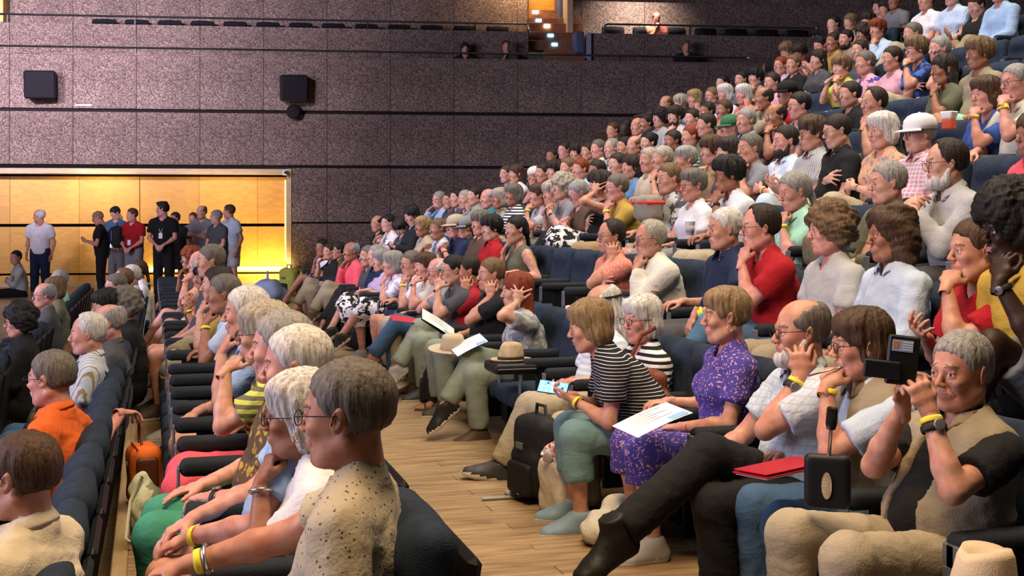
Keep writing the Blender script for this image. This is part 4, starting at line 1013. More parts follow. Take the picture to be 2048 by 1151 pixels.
CLR = {'white': (.72, .72, .76), 'offwhite': (.66, .64, .56), 'cream': (.62, .54, .40), 'lightgrey': (.44, .45, .46), 'grey': (.22, .23, .25), 'darkgrey': (.07, .072, .08), 'black': (.010, .010, .012), 'navy': (.012, .022, .060),
       'blue': (.045, .11, .40), 'lightblue': (.34, .50, .74), 'denim': (.055, .12, .23), 'paleblue': (.48, .58, .70), 'jean': (.10, .22, .38), 'teal': (.03, .20, .22), 'red': (.36, .008, .014), 'coral': (.80, .10, .14), 'maroon': (.24, .015, .03),
       'orange': (.72, .13, .02), 'salmon': (.66, .22, .15), 'peach': (.62, .33, .20), 'yellow': (.52, .34, .05), 'mustard': (.42, .28, .05), 'lime': (.52, .55, .10), 'mint': (.36, .66, .50), 'green': (.04, .14, .07), 'seagreen': (.05, .27, .17), 'sage': (.26, .30, .24),
       'olive': (.13, .13, .08), 'khaki': (.30, .25, .17), 'beige': (.42, .36, .26), 'tan': (.33, .22, .11), 'brown': (.10, .06, .035), 'pink': (.62, .32, .40), 'lilac': (.46, .36, .54), 'purple': (.06, .045, .26), 'rust': (.30, .07, .03), 'aqua': (.17, .30, .32)}
WORD = {'lightgrey': 'light grey', 'darkgrey': 'dark grey', 'offwhite': 'off-white', 'lightblue': 'light blue', 'paleblue': 'pale blue', 'seagreen': 'sea green', 'denim': 'dark denim', 'jean': 'blue denim', 'lime': 'yellow-green'}
TOPW = {'tee': 't-shirt', 'polo': 'short-sleeved shirt', 'long': 'long-sleeved shirt', 'sleeveless': 'sleeveless top', 'jacket': 'jacket', 'vest': 'vest'}
ARMW = {('chin', 1): 'chin on hand', ('mouth', 1): 'hand at mouth', ('cheek', 1): 'cheek on hand', ('clasp', 1): 'hands clasped before face', ('cross', 1): 'arms crossed', ('phone', 1): 'holding a phone', ('head', 1): 'hand raised to head'}
ORD = ['zeroth', 'first', 'second', 'third', 'fourth', 'fifth', 'sixth', 'seventh', 'eighth', 'ninth', 'tenth', 'eleventh', 'twelfth', 'thirteenth', 'fourteenth', 'fifteenth', 'sixteenth', 'seventeenth', 'eighteenth', 'nineteenth', 'twentieth', 'twenty-first', 'twenty-second', 'twenty-third', 'twenty-fourth']
# px py hair colour top colour[:pattern[:colour2]] bottom colour armL,armR legL,legR options
PEOPLE = {
'C': '''
644 495 short black tee white shorts olive rest,chin over,flat
660 509 tail dark tee black shorts beige lap,mouth flat,flat g=f
674 511 short dark tee brown trousers khaki lap,cheek flat,over
702 503 fringe grey long coral trousers khaki lap,chin flat,over skin=e
736 512 short dgrey tee darkgrey trousers black lap,lap flat,over
752 511 short grey polo navy trousers black rest,lap flat,out
762 524 bob grey tee lilac dress white:leaf:black lap,lap flat,over g=f
785 527 bob grey tee lilac:leaf:white dress white:leaf:black chin,lap over,flat g=f h=-6
822 527 short dgrey tee white shorts navy chin,rest flat,flat glasses belly=.9 band
851 533 pixie brown tee offwhite trousers beige mouth,lap flat,flat g=f
876 542 fringe white tee grey trousers denim cheek,rest over,flat glasses
906 540 short black tee darkgrey trousers olive mouth,rest flat,flat glasses
935 541 short dark polo maroon:mottle:red trousers sage cheek,lap flat,over skin=b
982 548 short light tee black trousers sage cheek,lap flat,flat
1034 582 long red polo lightgrey:leaf:grey trousers sage head,lap flat,over g=f h=6 lean=4
1205 612 fringelong white polo paleblue:stripe_h:white trousers beige rest,lap flat,out h=4 hp=14 headband
1180 652 bob sandy tee black:pin_h:white capri aqua N:phonel,N:phoner flat,flat g=f lean=30 hp=12 h=16 y=12 band sneaker=blue tor=.98 hx=.14
1284 640 bob white tee white:stripe_h:black trousers beige lap,lap flat,flat g=f glasses h=-14 lean=-6
1452 632 pixie sandy tee purple:speck:pink skirt purple:speck:pink lap,rest flat,flat g=f h=14 earring
1602 662 fringe dgrey polo paleblue:check:lightgrey trousers black cheek,knee flat,N:legout glasses band watch beard=white h=8 boot=black hx=.12
1722 690 bob brown vest+polo khaki+paleblue trousers denim mouth,rest flat,flat boot=black glasses h=10 pen band lean=0
1922 742 short grey vest+tee khaki+black trousers beige N:cam,N:cam N:longa,N:longb band watch boot=black h=-16 belly=.9 lean=-16 head=o y=-8 hx=.14
''',
'D': '''
755 447 fringe dark long black trousers black lap,cross flat,flat glasses
776 446 short black tee white trousers grey clasp,clasp flat,flat
804 456 mop dark jacket darkgrey trousers black lap,lap flat,flat hp=35
824 430 long black long black trousers darkgrey phone,phone flat,flat g=f hp=25
846 453 pixie blond tee beige trousers denim lap,lap flat,flat g=f
876 458 short light long paleblue trousers denim clasp,clasp flat,flat
911 453 cap grey polo navy trousers grey clasp,clasp flat,flat band capc=beige
930 456 cap dgrey polo navy trousers darkgrey lap,rest flat,flat glasses capc=grey
962 447 mop dgrey tee brown trousers denim lap,lap flat,flat
983 457 mop black polo red trousers denim lap,lap flat,flat
1032 459 tail black sleeveless olive shorts beige rest,chin flat,flat g=f
1222 473 receding dark tee salmon:spots:white shorts white cheek,cross flat,flat glasses tor=.95
1300 478 receding ash jacket offwhite trousers paleblue chin,cross flat,over glasses
1450 458 short white polo navy trousers darkgrey over,rest flat,flat band2 lean=-4
1520 455 receding dark tee red trousers jean chin,lap over,flat glasses
1660 460 curly light tee lightgrey trousers khaki lap,lap flat,flat head=n
1783 470 wavy brown long paleblue trousers khaki lap,lap flat,flat head=n
1950 500 short brown tee red trousers black mouth,phone flat,flat
2022 462 afro black polo yellow shorts grey N:yell,lap N:crossup,flat skin=d head=n lean=12 watch
''',
'E': '''
878 400 short grey long lightblue trousers grey lap,mouth flat,flat glasses
899 401 short dark jacket darkgrey trousers black lap,lap flat,flat glasses
914 396 short black tee darkgrey trousers black lap,lap flat,flat
930 399 short ash tee darkgrey trousers olive cheek,lap flat,flat
949 392 short dark long sage trousers grey lap,lap flat,flat
976 397 fringe grey polo teal trousers navy cross,cross flat,flat
1000 397 bob ash tee brown:leaf:sage trousers grey lap,lap flat,flat g=f
1027 390 bob dgrey tee white:stripe_h:black trousers beige lap,lap flat,flat g=f
1077 391 pixie brown tee lightgrey trousers khaki mouth,cross flat,flat g=f band
1104 388 mop ash tee offwhite trousers khaki lap,lap flat,flat
1124 374 curly ash tee grey trousers olive clasp,clasp flat,flat
1157 386 short grey tee brown trousers black clasp,clasp over,flat glasses hp=25
1199 370 mop dark sleeveless black skirt black:leaf:white head,cross flat,over g=f h=28
1233 376 short dgrey tee mustard trousers tan chin,cross flat,flat glasses band
1338 357 short light tee lightgrey:leaf:darkgrey shorts beige lap,rest flat,flat
1386 371 pixie dgrey tee white trousers grey lap,rest flat,flat g=f glasses
1457 350 mop black tee white trousers beige chin,rest flat,flat glasses watch head=n
1588 400 tail grey polo mint trousers grey chin,lap flat,flat g=f band hp=14
1775 366 short grey jacket olive trousers black lap,lap flat,flat
1892 327 receding dark long lightgrey trousers darkgrey clasp,clasp flat,flat beard=white glasses
''',
'F': '''
1013 348 short brown tee darkgrey:leaf:grey trousers black lap,lap flat,flat
1032 348 long brown tee white trousers black chin,lap flat,flat g=f
1070 353 cap black tee salmon trousers black lap,lap flat,flat glasses capc=offwhite scarf
1086 346 short dark tee salmon trousers black lap,cheek flat,flat
1109 342 mop dark tee brown trousers black lap,lap flat,flat
1136 336 short light tee pink trousers black lap,lap flat,flat
1161 339 short red long lightblue trousers grey chin,lap flat,flat
1194 342 short dark tee lightgrey trousers grey lap,lap flat,flat
1235 329 short dark tee salmon trousers grey chin,lap flat,flat glasses
1262 334 long dark long jean trousers grey lap,cheek flat,flat g=f
1298 320 short ash tee cream trousers grey lap,lap flat,flat
1324 318 short ash polo green trousers grey chin,rest flat,flat
1371 320 pixie grey tee red trousers grey lap,lap flat,flat g=f
1424 302 mop brown tee tan trousers brown lap,lap flat,flat g=f
1457 304 bob dark tee darkgrey trousers black lap,lap flat,flat g=f
1499 297 short dgrey tee grey shorts grey chin,rest flat,flat
1571 282 short dark polo paleblue:leaf:white shorts beige cross,rest flat,flat band beard=dark
1626 268 mop brown polo lightgrey:stripe_v:grey trousers paleblue phone,phone flat,over glasses
1674 262 buzz dark polo black trousers beige lap,cross flat,over glasses hp=12 belly=.8
1765 262 bob white tee peach:floral:grey trousers beige cross,cross flat,over g=f h=-4
1838 268 cap grey polo pink:check:white trousers khaki lap,lap flat,flat glasses capc=white
2068 275 long brown tee coral shorts black lap,lap over,flat g=f
''',
'G': '''
1105 326 short dark tee brown trousers black lap,lap flat,flat
1129 301 short dark long lilac trousers black lap,lap flat,flat glasses
1154 306 mop dark tee darkgrey trousers black lap,lap flat,flat
1176 303 short dark tee olive trousers black lap,lap flat,flat
1196 298 short dgrey tee offwhite:leaf:darkgrey trousers grey cross,cross flat,over
1223 297 receding grey tee white:leaf:darkgrey trousers grey lap,lap flat,flat
1249 294 short black tee darkgrey trousers black lap,lap flat,flat
1269 297 fringe light tee brown trousers black lap,lap flat,flat
1297 286 bun black tee brown trousers black lap,lap flat,flat g=f shades
1345 290 short dark tee olive trousers black lap,lap flat,flat
1382 273 short red tee offwhite:stripe_h:green trousers grey chin,lap flat,flat
1412 250 short dark tee olive trousers black lap,lap flat,flat
1461 256 cap grey polo mint trousers grey lap,lap flat,flat capc=green
1492 242 short grey polo lightblue trousers grey lap,lap flat,flat
1551 233 fringe dark tee black trousers black mouth,lap flat,flat glasses skin=e
1598 212 short black tee grey shorts grey cross,lap flat,flat glasses
1748 206 receding dark tee darkgrey trousers denim chin,rest flat,flat
1972 190 bob brown tee blue shorts beige mouth,lap over,flat g=f band=dark
2032 166 short grey polo offwhite shorts darkgrey mouth,knee flat,flat glasses band2 skin=p
''',
'H': '''
1226 261 short brown tee brown trousers black lap,lap flat,flat
1252 256 short black tee black trousers black lap,lap flat,flat skin=d
1275 253 fringe light tee pink trousers black lap,lap flat,flat
1292 247 short black tee darkgrey trousers black lap,lap flat,flat
1320 236 curly black long lightgrey:stripe_v:navy trousers black lap,lap flat,flat
1351 233 mop dark tee lightgrey trousers black chin,lap flat,flat glasses beard=dark
1385 238 short dark tee darkgrey trousers black lap,lap flat,flat
1414 224 short dark tee olive trousers black lap,lap flat,flat shades
1448 221 short brown tee black trousers black chin,lap flat,flat watch
1527 197 fringe dark long khaki trousers black mouth,cross flat,flat glasses
1574 187 cap black tee red trousers black chin,lap flat,flat capc=black
1700 190 short dark tee black trousers jean lap,lap flat,over
1887 140 long dark tee olive shorts beige chin,lap flat,flat g=f shades
1958 108 mop light tee khaki shorts mint lap,rest over,fig4 head=n
''',
'I': '''
1332 208 fringe light tee brown trousers black lap,lap flat,flat
1362 208 mop ash tee navy trousers black lap,lap flat,flat g=f
1389 198 bob blond long lightblue trousers black cheek,lap flat,flat g=f
1424 193 short light tee blue trousers black lap,lap flat,flat glasses
1450 188 bob white tee white trousers black lap,lap flat,flat g=f
1487 189 bob white tee salmon trousers black cheek,lap flat,flat g=f
1544 166 short dark tee pink trousers black lap,lap flat,flat
1683 136 mop light tee lime trousers beige mouth,mouth flat,flat g=f
1730 126 short dgrey tee pink:leaf:purple trousers jean phone,phone flat,flat
1784 118 short dark tee pink:spots:white trousers black rest,lap flat,flat g=f
1832 100 mop light tee navy:leaf:blue trousers beige mouth,cross over,flat glasses watch
1879 99 short grey tee black trousers black cheek,lap flat,flat
''',
'J': '''
1445 167 short black tee darkgrey trousers black lap,lap flat,flat
1483 160 short black tee grey trousers black lap,lap flat,flat beard=dark
1511 158 mop black tee sage trousers black chin,lap flat,flat
1562 132 short red tee lilac trousers black lap,lap flat,flat glasses
1587 129 short light tee black trousers black lap,rest flat,flat head=n
1636 120 long dark tee darkgrey trousers black lap,lap flat,flat g=f
1720 101 short dark long darkgrey trousers black lap,lap flat,flat
1825 68 short dgrey tee navy trousers denim lap,lap flat,flat
''',
'K': '''
1574 103 mop light long paleblue shorts beige lap,lap flat,flat hp=15
1600 106 mop dark tee pink trousers lightgrey lap,lap flat,flat g=f hp=20
1641 91 bun black tee peach trousers lightgrey phone,phone flat,flat g=f shades hp=15
1666 84 short dark tee mustard trousers black lap,lap flat,flat
1692 79 short black tee khaki trousers darkgrey lap,lap flat,flat beard=dark belly=.8
1727 69 curly dark tee olive trousers black chin,lap flat,flat glasses
1755 60 mop red long lightblue:stripe_v:white trousers navy chin,lap flat,over head=n
1852 -14 short brown tee white trousers beige lap,lap over,flat
1905 -10 short light tee lightblue:stripe_v:white shorts tan lap,lap flat,flat
1953 12 short dark tee black shorts khaki lap,phone flat,over hp=18
2000 -18 short dark long lightblue trousers khaki lap,lap over,flat
''',
'L': '''
1667 49 short black tee navy trousers black chin,lap flat,flat
1701 46 long light tee grey trousers black chin,lap flat,flat g=f
1736 47 mop dark tee brown trousers black lap,mouth flat,flat g=f
''',
'M': '''
1758 13 curly black long paleblue:stripe_v:white trousers black lap,lap flat,flat
1771 31 mop dark tee tan trousers black lap,lap flat,flat g=f
1789 2 short grey tee grey trousers black lap,lap flat,flat
''',
'B': '''
381 517 curly red tee brown shorts beige lap,chin flat,flat g=f
399 527 fringe light tee peach shorts beige mouth,lap over,flat
421 522 short dgrey tee darkgrey shorts olive lap,lap flat,flat
408 545 bob ash tee salmon shorts white clasp,clasp over,flat g=f
418 556 curly black tee tan trousers khaki clasp,clasp flat,flat g=f band
434 569 short dark tee mustard trousers khaki chin,lap flat,fig4
447 588 short dgrey tee paleblue shorts lightgrey chin,rest flat,flat band
492 625 short white polo lightblue shorts black chin,knee flat,flat sandal=brown
527 668 bob ash tee lime:stripe_h:olive skirt coral mouth,rest flat,flat g=f glasses
562 694 short grey tee brown:floral:mustard trousers seagreen lap,thigh flat,flat watch
592 732 short white tee lightblue shorts jean knee,knee flat,flat band belly=.7
602 848 bob white tee white skirt white:floral:black chin,rest flat,flat g=f glasses bracelet h=14 lean=6 earring hx=.025
694 828 short dgrey tee beige:spots:brown shorts white:floral:black rest,N:reach flat,flat glasses bandr y=20 h=26 belly=.6 skin=b
''',
'A': '''
276 541 tail brown tee white trousers navy lap,lap flat,flat g=f
262 552 short white tee paleblue trousers navy lap,lap flat,flat
246 560 receding light tee blue trousers navy lap,lap flat,flat
231 573 short dgrey tee navy shorts grey lap,lap over,flat
248 612 curly dgrey tee black trousers black lap,lap flat,flat
214 613 mop black tee white shorts beige lap,lap flat,flat
217 645 fringe grey polo darkgrey trousers olive lap,lap flat,flat
176 667 receding white polo paleblue:stripe_v:tan trousers denim lap,lap flat,flat strap
103 757 short dgrey polo orange shorts sage rest,N:seatback flat,flat glasses y=16 h=26 skin=p tor=.95
46 952 short brown polo cream trousers black lap,lap flat,flat h=30 y=22 head=n
''',
'Z': '''
32 515 short dark long lightgrey trousers black cross,cross flat,flat
118 560 short grey tee mint trousers khaki lap,lap flat,flat
110 578 bob light tee olive trousers black lap,lap flat,flat g=f
88 590 fringe grey tee darkgrey trousers black lap,lap flat,flat glasses
40 642 curly black jacket black trousers black lap,lap flat,flat glasses g=f
''',
}
NAMEDPOSE = {
 'phonel': ((.43, .075, .66), (-.6, .6, -.6), (.8, -.55, .2), (-.5, .5, -.7), 'hold'),
 'phoner': ((.43, -.075, .66), (-.6, -.6, -.6), (.8, .55, .2), (-.5, -.5, -.7), 'hold'),
 'seatback': ((-.12, -.60, .88), (0, -.2, -1), (-.3, -1, -.1), (0, 0, 1), 'relax'),
 'longa': ((.50, .15, .56), (.47, .15, .085), (1, .15, 0)), 'longb': ((.50, -.13, .57), (.50, -.12, .085), (1, -.15, 0)),
 'reach': ((.46, -.20, .70), (-.5, -.8, -.4), (1, -.1, -.3), (.2, 0, 1), 'relax'),
 'yell': ((.40, .22, .98), (.2, .5, -1), (-.3, -.2, 1), (1, .4, .2), 'hold'),
 'legout': ((.42, .04, .66), (.84, .18, .40), (.85, .22, -.35)),
 'crossup': ((.36, .12, .74), (.50, .10, .33), (.9, .1, -.4)),
}
LABELS = {}   # filled below for the people one can describe better by hand
def parse(line):
    t = line.split(); d = dict(px=float(t[0]), py=float(t[1]), hair=t[2], hc=t[3], top=t[4], topc=t[5], bot=t[6], botc=t[7], arms=t[8].split(','), legs=t[9].split(','))
    for o in t[10:]:
        if '=' in o: k, v = o.split('='); d[k] = v
        else: d[o] = '1'
    return d
def cloth(spec, name='cloth'):
    p = spec.split(':'); c = CLR[p[0]]
    if len(p) > 1: return mat(name + '_' + p[0], c, .9, p[1], CLR[p[2]] if len(p) > 2 else None, bump=.25, bscale=120)
    return mat(name + '_' + p[0], c, .9, 'denim' if p[0] in ('denim', 'jean') else 'mottle', tuple(q * .86 for q in c), bump=.25, bscale=140, scale=.5)
rnd = random.Random(4)
HANDSPOT = {}
SEATSPOTS = {}
def modearms(m, near):
    if m.startswith('N:'):
        nm = m[2:]
        if nm == 'cam': return None
        return NAMEDPOSE[nm]
    return m
def place_person(row, d):
    f = d.get('g') == 'f'; stand = 'stand' in d
    s_guess = abs((d['px'] - 300)) * .962 / (ROWX[row] if row in ROWX else .45) if not stand else 100
    if row in 'AZ': s_guess = (d['py'] - 415) / .55
    near = s_guess > 210
    lean = float(d.get('lean', rnd.choice((-9, -5, -2)) if not near else rnd.uniform(-8, -3)))
    if 'clasp' in d['arms'] or 'chin' in d['arms'] or 'mouth' in d['arms']: lean = float(d.get('lean', 6 if near else 5))
    if stand: lean = float(d.get('lean', 0))
    P = dict(g='f' if f else 'm', lean=lean, hp=float(d.get('hp', 4)), belly=float(d.get('belly', .45 if not f else .25)))
    P['head'] = d.get('head', 'f' if f else rnd.choice('mo') if d['hc'] in ('black', 'dark', 'brown', 'light', 'red', 'blond') else 'o')
    if stand: P['stand'] = 1
    arms = []
    for i, m in enumerate(d['arms']):
        if m == 'N:cam':
            sd = 1 if i == 0 else -1
            m = ((.17, sd * .06 + .07, .98), (.3, sd * .5, -1), (.25, -sd * .30, 1), (.2, sd * .9, .3), 'hold') 
        elif m.startswith('N:'): m = NAMEDPOSE[m[2:]]
        arms.append(m)
    legs = [NAMEDPOSE[m[2:]] if m.startswith('N:') else m for m in d['legs']]
    P['arms'] = tuple(arms); P['legs'] = tuple(legs)
    hy0 = 0
    def solve(P):
        J = skeleton(P); Hd = J['Hd']
        return J, Hd
    J, Hd = solve(P)
    fz = ROWZ.get(row, 0)
    # first guess of the position, to know where the stage lies
    if stand: pt, s = at_d(d['px'], d['py'], float(d['D'])); fz = pt.z - Hd[2] * float(d.get('k', 1))
    elif row in ROWX: pt, s = at_x(d['px'], d['py'], ROWX[row])
    else: pt, s = at_z(d['px'], d['py'], fz + Hd[2])
    look = math.degrees(math.atan2(9 - pt.y, -10 - pt.x)) % 360
    away = 180 - look
    hw = float(d['h']) if 'h' in d else away * .75 + rnd.uniform(-7, 7)
    bw = float(d['y']) if 'y' in d else hw * (.4 if near else .3)
    hy = -(hw - bw)
    if not near:
        st_ = 15 if s_guess < 140 else 12
        hy = round(hy / st_) * st_; hy = 0 if hy == 0 else hy; P['lean'] = round(lean / 4) * 4; P['belly'] = .35; P['hp'] = round(P['hp'] / 10) * 10 + 4
        if s_guess < 140 and 'h' not in d: P['head'] = 'f' if f else ('m' if P['head'] == 'm' else 'o')
    P['hy'] = hy; rot = math.radians(180 - bw)
    J, Hd = solve(P)
    c, sn = math.cos(rot), math.sin(rot)
    if row in ROWX and not stand:
        hipx = ROWX[row] + HIPOFF
        hipx -= float(d.get('hx', 0))
        if row == 'B': hipx = ROWX['B'] - (c * Hd[0] - sn * Hd[1]) - float(d.get('hx', 0))
        xh = hipx + c * Hd[0] - sn * Hd[1]
        pt, s = at_x(d['px'], d['py'], xh)
        need = pt.z - fz
        tor = 1 + (need - Hd[2]) / .48
        tor = float(d.get('tor', max(.86, min(1.12, tor))))
        if not near: tor = round(tor / .06) * .06 if s_guess > 140 else round(tor / .12) * .12
        P['tor'] = tor; J, Hd = solve(P); xh = hipx + c * Hd[0] - sn * Hd[1]; pt, s = at_x(d['px'], d['py'], xh)
        dz = max(-.07, min(.09, pt.z - fz - Hd[2]))
        org = Vector((hipx, pt.y - (sn * Hd[0] + c * Hd[1]), fz + dz))
    elif stand:
        sc = float(d.get('k', 1)); org = Vector((pt.x - sc * (c * Hd[0] - sn * Hd[1]), pt.y - sc * (sn * Hd[0] + c * Hd[1]), fz))
    else:
        pt, s = at_z(d['px'], d['py'], fz + Hd[2])
        org = Vector((pt.x - (c * Hd[0] - sn * Hd[1]), pt.y - (sn * Hd[0] + c * Hd[1]), fz))
    res = .0125 if s > 400 else (.0200 if s > 230 else (.0260 if s > 140 else .033)); cres = res * .9
    key = str(sorted((k, str(v)) for k, v in P.items()))
    o = link('person', body_mesh(P, J, res, key)); o.location = org; o.rotation_euler = (0, 0, rot)
    if stand: o.scale = (float(d.get('k', 1)),) * 3
    sk = SKIN[d.get('skin', rnd.choice('aacep'))]
    o.material_slots[0].link = 'OBJECT'; o.material_slots[0].material = mat('skin', sk, .5, 'skin')
    if near:
        mb = MATS[('skin', tuple(sk), .5, 'skin', None, 0, 60, 0, None, 1)]
    HM = J['HM']; hres = .0062 if s > 330 else (.0085 if s > 170 else .0125)
    hcol = HC[d['hc']]; hm = mat('hair_' + d['hc'], hcol, .62, 'hair', tuple(q * .5 for q in hcol), bump=.6, bscale=130)
    nvar = int(d['px']) % 3
    if d['hair'] != 'none': link('hair', hair_mesh(d['hair'], hres, nvar), o, HM, hm)
    if 'beard' in d: link('beard', hair_mesh('beard', hres, 0), o, HM, mat('hair_' + d['beard'], HC[d['beard']], .7, 'hair', tuple(q * .6 for q in HC[d['beard']]), bump=.6, bscale=130))
    if d['hair'] == 'cap': link('cap' if 'scarf' not in d else 'headscarf', acc('cap' if 'scarf' not in d else 'headscarf'), o, HM, mat('cap_' + d['capc'], CLR[d['capc']], .9))
    if 'glasses' in d: link('glasses', acc('glasses' if d['hc'] != 'dark' or near else 'rimless'), o, HM)
    if 'shades' in d: link('sunglasses', acc('sunglasses_up'), o, HM @ Matrix.Translation((-.035, 0, .085)) @ Matrix.Rotation(-.6, 4, 'Y'))
    if 'headband' in d: link('headband', acc('headband'), o, HM)
    if 'earring' in d: link('earring', acc('earring'), o, HM)
    tops = d['top'].split('+'); tcs = d['topc'].split('+')
    for tp, tc_ in list(zip(tops, tcs))[::-1]:
        nm = {'tee': 'shirt', 'polo': 'shirt', 'long': 'shirt', 'sleeveless': 'top', 'vest': 'vest', 'jacket': 'jacket'}[tp]
        so = link(nm, cloth_mesh(tp, P, J, cres, key), o, None, cloth(tc_))
        if tp in ('polo', 'long', 'vest', 'jacket') and s > 110 and (tp == 'polo' or near): 
            fwM = Matrix(np.stack([J['fw'], J['w'], J['curl']], 1).tolist())
            link('collar', acc('collar'), so, Matrix.LocRotScale(Vector(J['N'] + J['curl'] * .040 + J['fw'] * .010), fwM, Vector((1.12, 1.12, 1.1))), cloth(tc_))
    link(d['bot'], cloth_mesh(d['bot'], P, J, cres, key), o, None, cloth(d['botc']))
    for n in 'LR':
        h, K, A, T = J['G' + n]
        kind, col = 'sneaker', rnd.choice(((.05, .05, .055), (.4, .4, .42), (.09, .06, .04), (.02, .02, .02)))
        if 'sandal' in d or (rnd.random() < .25): kind, col = 'sandal', (.07, .05, .035)
        if 'sneaker' in d: kind, col = 'sneaker', (.22, .33, .46)
        if 'boot' in d: kind, col = 'boot', (.012, .011, .010)
        if s > 70 and row not in 'GHIJKLM' or stand: link('shoe', shoe_mesh(kind, A, T, res, key + n), o, None, mat('shoe_' + kind, col, .55, bump=.2, bscale=40))
    def band(n, nm, frac, a):
        S, E, W, dd, z, hm_ = J['A' + n]; t = (W - E) / np.linalg.norm(W - E); pz = frame(t, z)
        link(a, acc(nm), o, Matrix.LocRotScale(Vector(E + (W - E) * frac), pz, Vector((1, 1.0, 1.0)) * (1.1 + (.92 - frac) * 1.6)))
    if 'band' in d: band('L', 'wristband', .90, 'wristband')
    if 'bandr' in d: band('R', 'wristband', .88, 'wristband'); band('R', 'bracelet', .80, 'bracelet')
    if 'band2' in d: band('L', 'wristband', .90, 'wristband'); band('L', 'wristband', .84, 'wristband')
    if 'watch' in d: band('L', 'watch', .80 if 'band' in d else .88, 'watch')
    if 'bracelet' in d: band('L', 'bracelet', .88, 'bracelet')
    arm = d['arms'][0]; tw = WORD.get(tcs[0].split(':')[0], tcs[0].split(':')[0])
    pat = tcs[0].split(':')[1] if ':' in tcs[0] else ''
    pw = {'stripe_h': 'striped', 'pin_h': 'striped', 'stripe_v': 'striped', 'check': 'checked', 'floral': 'floral', 'speck': 'floral', 'spots': 'spotted', 'leaf': 'patterned', 'mottle': ''}.get(pat, '')
    phrase = ''
    for a_ in d['arms']:
        if (a_, 1) in ARMW: phrase = ARMW[(a_, 1)]; break
    top_w = TOPW[tops[0]]
    if tops[0] == 'polo' : top_w = 'shirt'
    if tops[0] == 'long': top_w = 'long-sleeved shirt'
    o['_d'] = 0; del o['_d']
    tag(o, None, 'person')
    INFO.append((o, row, d['px'], (tw + ' ' + pw).strip() + ' ' + top_w, phrase, d))
    d['_J'] = J; d['_o'] = o; d['_s'] = s; d['_P'] = P
    if not stand: SEATSPOTS.setdefault(row, []).append((org.x, org.y, s))
    return o
INFO = []
BYPX = {}
for row in 'CDEFGHIJKLMBAZ':
    for ln in PEOPLE[row].strip().split('\n'):
        d = parse(ln); place_person(row, d); BYPX[(row, int(d['px']))] = d
STANDING = '''
78 432 fringe white polo white trousers navy down,down D=24.6 k=1.02 h=20 y=-75 belly=.9
196 436 buzz sandy tee black trousers black hold,hold D=24.2 k=1.0 h=5 y=0 belly=1.0 glasses hp=25
231 426 short black tee denim trousers grey phone,phone D=25.2 k=1.0 h=-30 y=-60 hp=30
264 430 short brown tee red trousers grey front,front D=24.2 k=1.0 h=-30 y=-55 lanyard
325 419 quiff black polo black trousers black front,front D=23.6 k=1.05 h=10 y=-70 head=n lanyard
350 437 short dark tee black shorts black down,down D=24.9 k=.98 h=-40 y=-60
386 437 short brown tee grey shorts grey cross,cross D=25.2 k=.94 h=-60 y=-80
403 424 fringe light tee grey trousers grey cross,cross D=24.5 k=1.02 h=-40 y=-60
432 434 short grey tee darkgrey trousers darkgrey front,front D=23.4 k=1.0 h=10 y=-35 belly=.8
458 423 short brown tee paleblue shorts lightgrey down,down D=24.6 k=1.04 h=20 y=-30
'''
for ln in STANDING.strip().split('\n'):
    t = ln.split(); ln2 = ' '.join(t[:9] + ['flat,flat', 'stand'] + t[9:])
    d = parse(ln2); place_person('S', d); BYPX[('S', int(d['px']))] = d
BALCONY = '''
930 97 long dark tee black trousers black lap,lap D=27.9
1012 92 short brown jacket darkgrey trousers black lap,chin D=27.9
1313 36 fringe light tee salmon trousers lightgrey lap,chin D=29.3
1372 93 short light tee black trousers black lap,lap D=28.2
'''
for ln in BALCONY.strip().split('\n'):
    t = ln.split(); ln2 = ' '.join(t[:9] + ['flat,flat'] + t[9:])
    d = parse(ln2); ROWZ['Q'] = 0
    pt, s = at_d(d['px'], d['py'], float(d['D']))
    P = dict(g='m', lean=0, hp=10, belly=.3, head='m', arms=tuple(d['arms']), legs=('flat', 'flat'), hy=20)
    J = skeleton(P); rot = math.radians(248); c, sn = math.cos(rot), math.sin(rot); Hd = J['Hd']
    key = str(sorted((k, str(v)) for k, v in P.items()))
    o = link('person', body_mesh(P, J, .033, key)); o.location = (pt.x - (c * Hd[0] - sn * Hd[1]), pt.y - (sn * Hd[0] + c * Hd[1]), pt.z - Hd[2]); o.rotation_euler = (0, 0, rot)
    link('hair', hair_mesh(d['hair'], .0125), o, J['HM'], mat('hair_' + d['hc'], HC[d['hc']], .62, 'hair', tuple(q * .5 for q in HC[d['hc']]), bump=.6, bscale=130))
    link('shirt', cloth_mesh('tee', P, J, .033, key), o, None, cloth(d['topc'])); link('trousers', cloth_mesh('trousers', P, J, .033, key), o, None, cloth(d['botc']))
    tag(o, None, 'person'); INFO.append((o, 'Q', d['px'], WORD.get(d['topc'], d['topc']) + ' top', '', d)); BYPX[('Q', int(d['px']))] = d; d['_o'] = o
# ------------------------------------------------------------------ thin the dense surfaces in one pass
def thin_all():
    obs = []
    for me, r_ in THIN:
        o = bpy.data.objects.new('tmp', me); COL.objects.link(o); md = o.modifiers.new('d', 'DECIMATE'); md.ratio = r_; obs.append((o, me))
    dg = bpy.context.evaluated_depsgraph_get(); dg.update(); rep = {}
    for o, me in obs: rep[me] = bpy.data.meshes.new_from_object(o.evaluated_get(dg), depsgraph=dg)
    for o, me in obs: bpy.data.objects.remove(o)
    for me, m2 in rep.items():
        m2.polygons.foreach_set('use_smooth', [True] * len(m2.polygons)); me.user_remap(m2)
    for me, m2 in rep.items():
        nm = me.name; bpy.data.meshes.remove(me); m2.name = nm
_t1 = time.time(); thin_all(); print('THIN', time.time() - _t1)
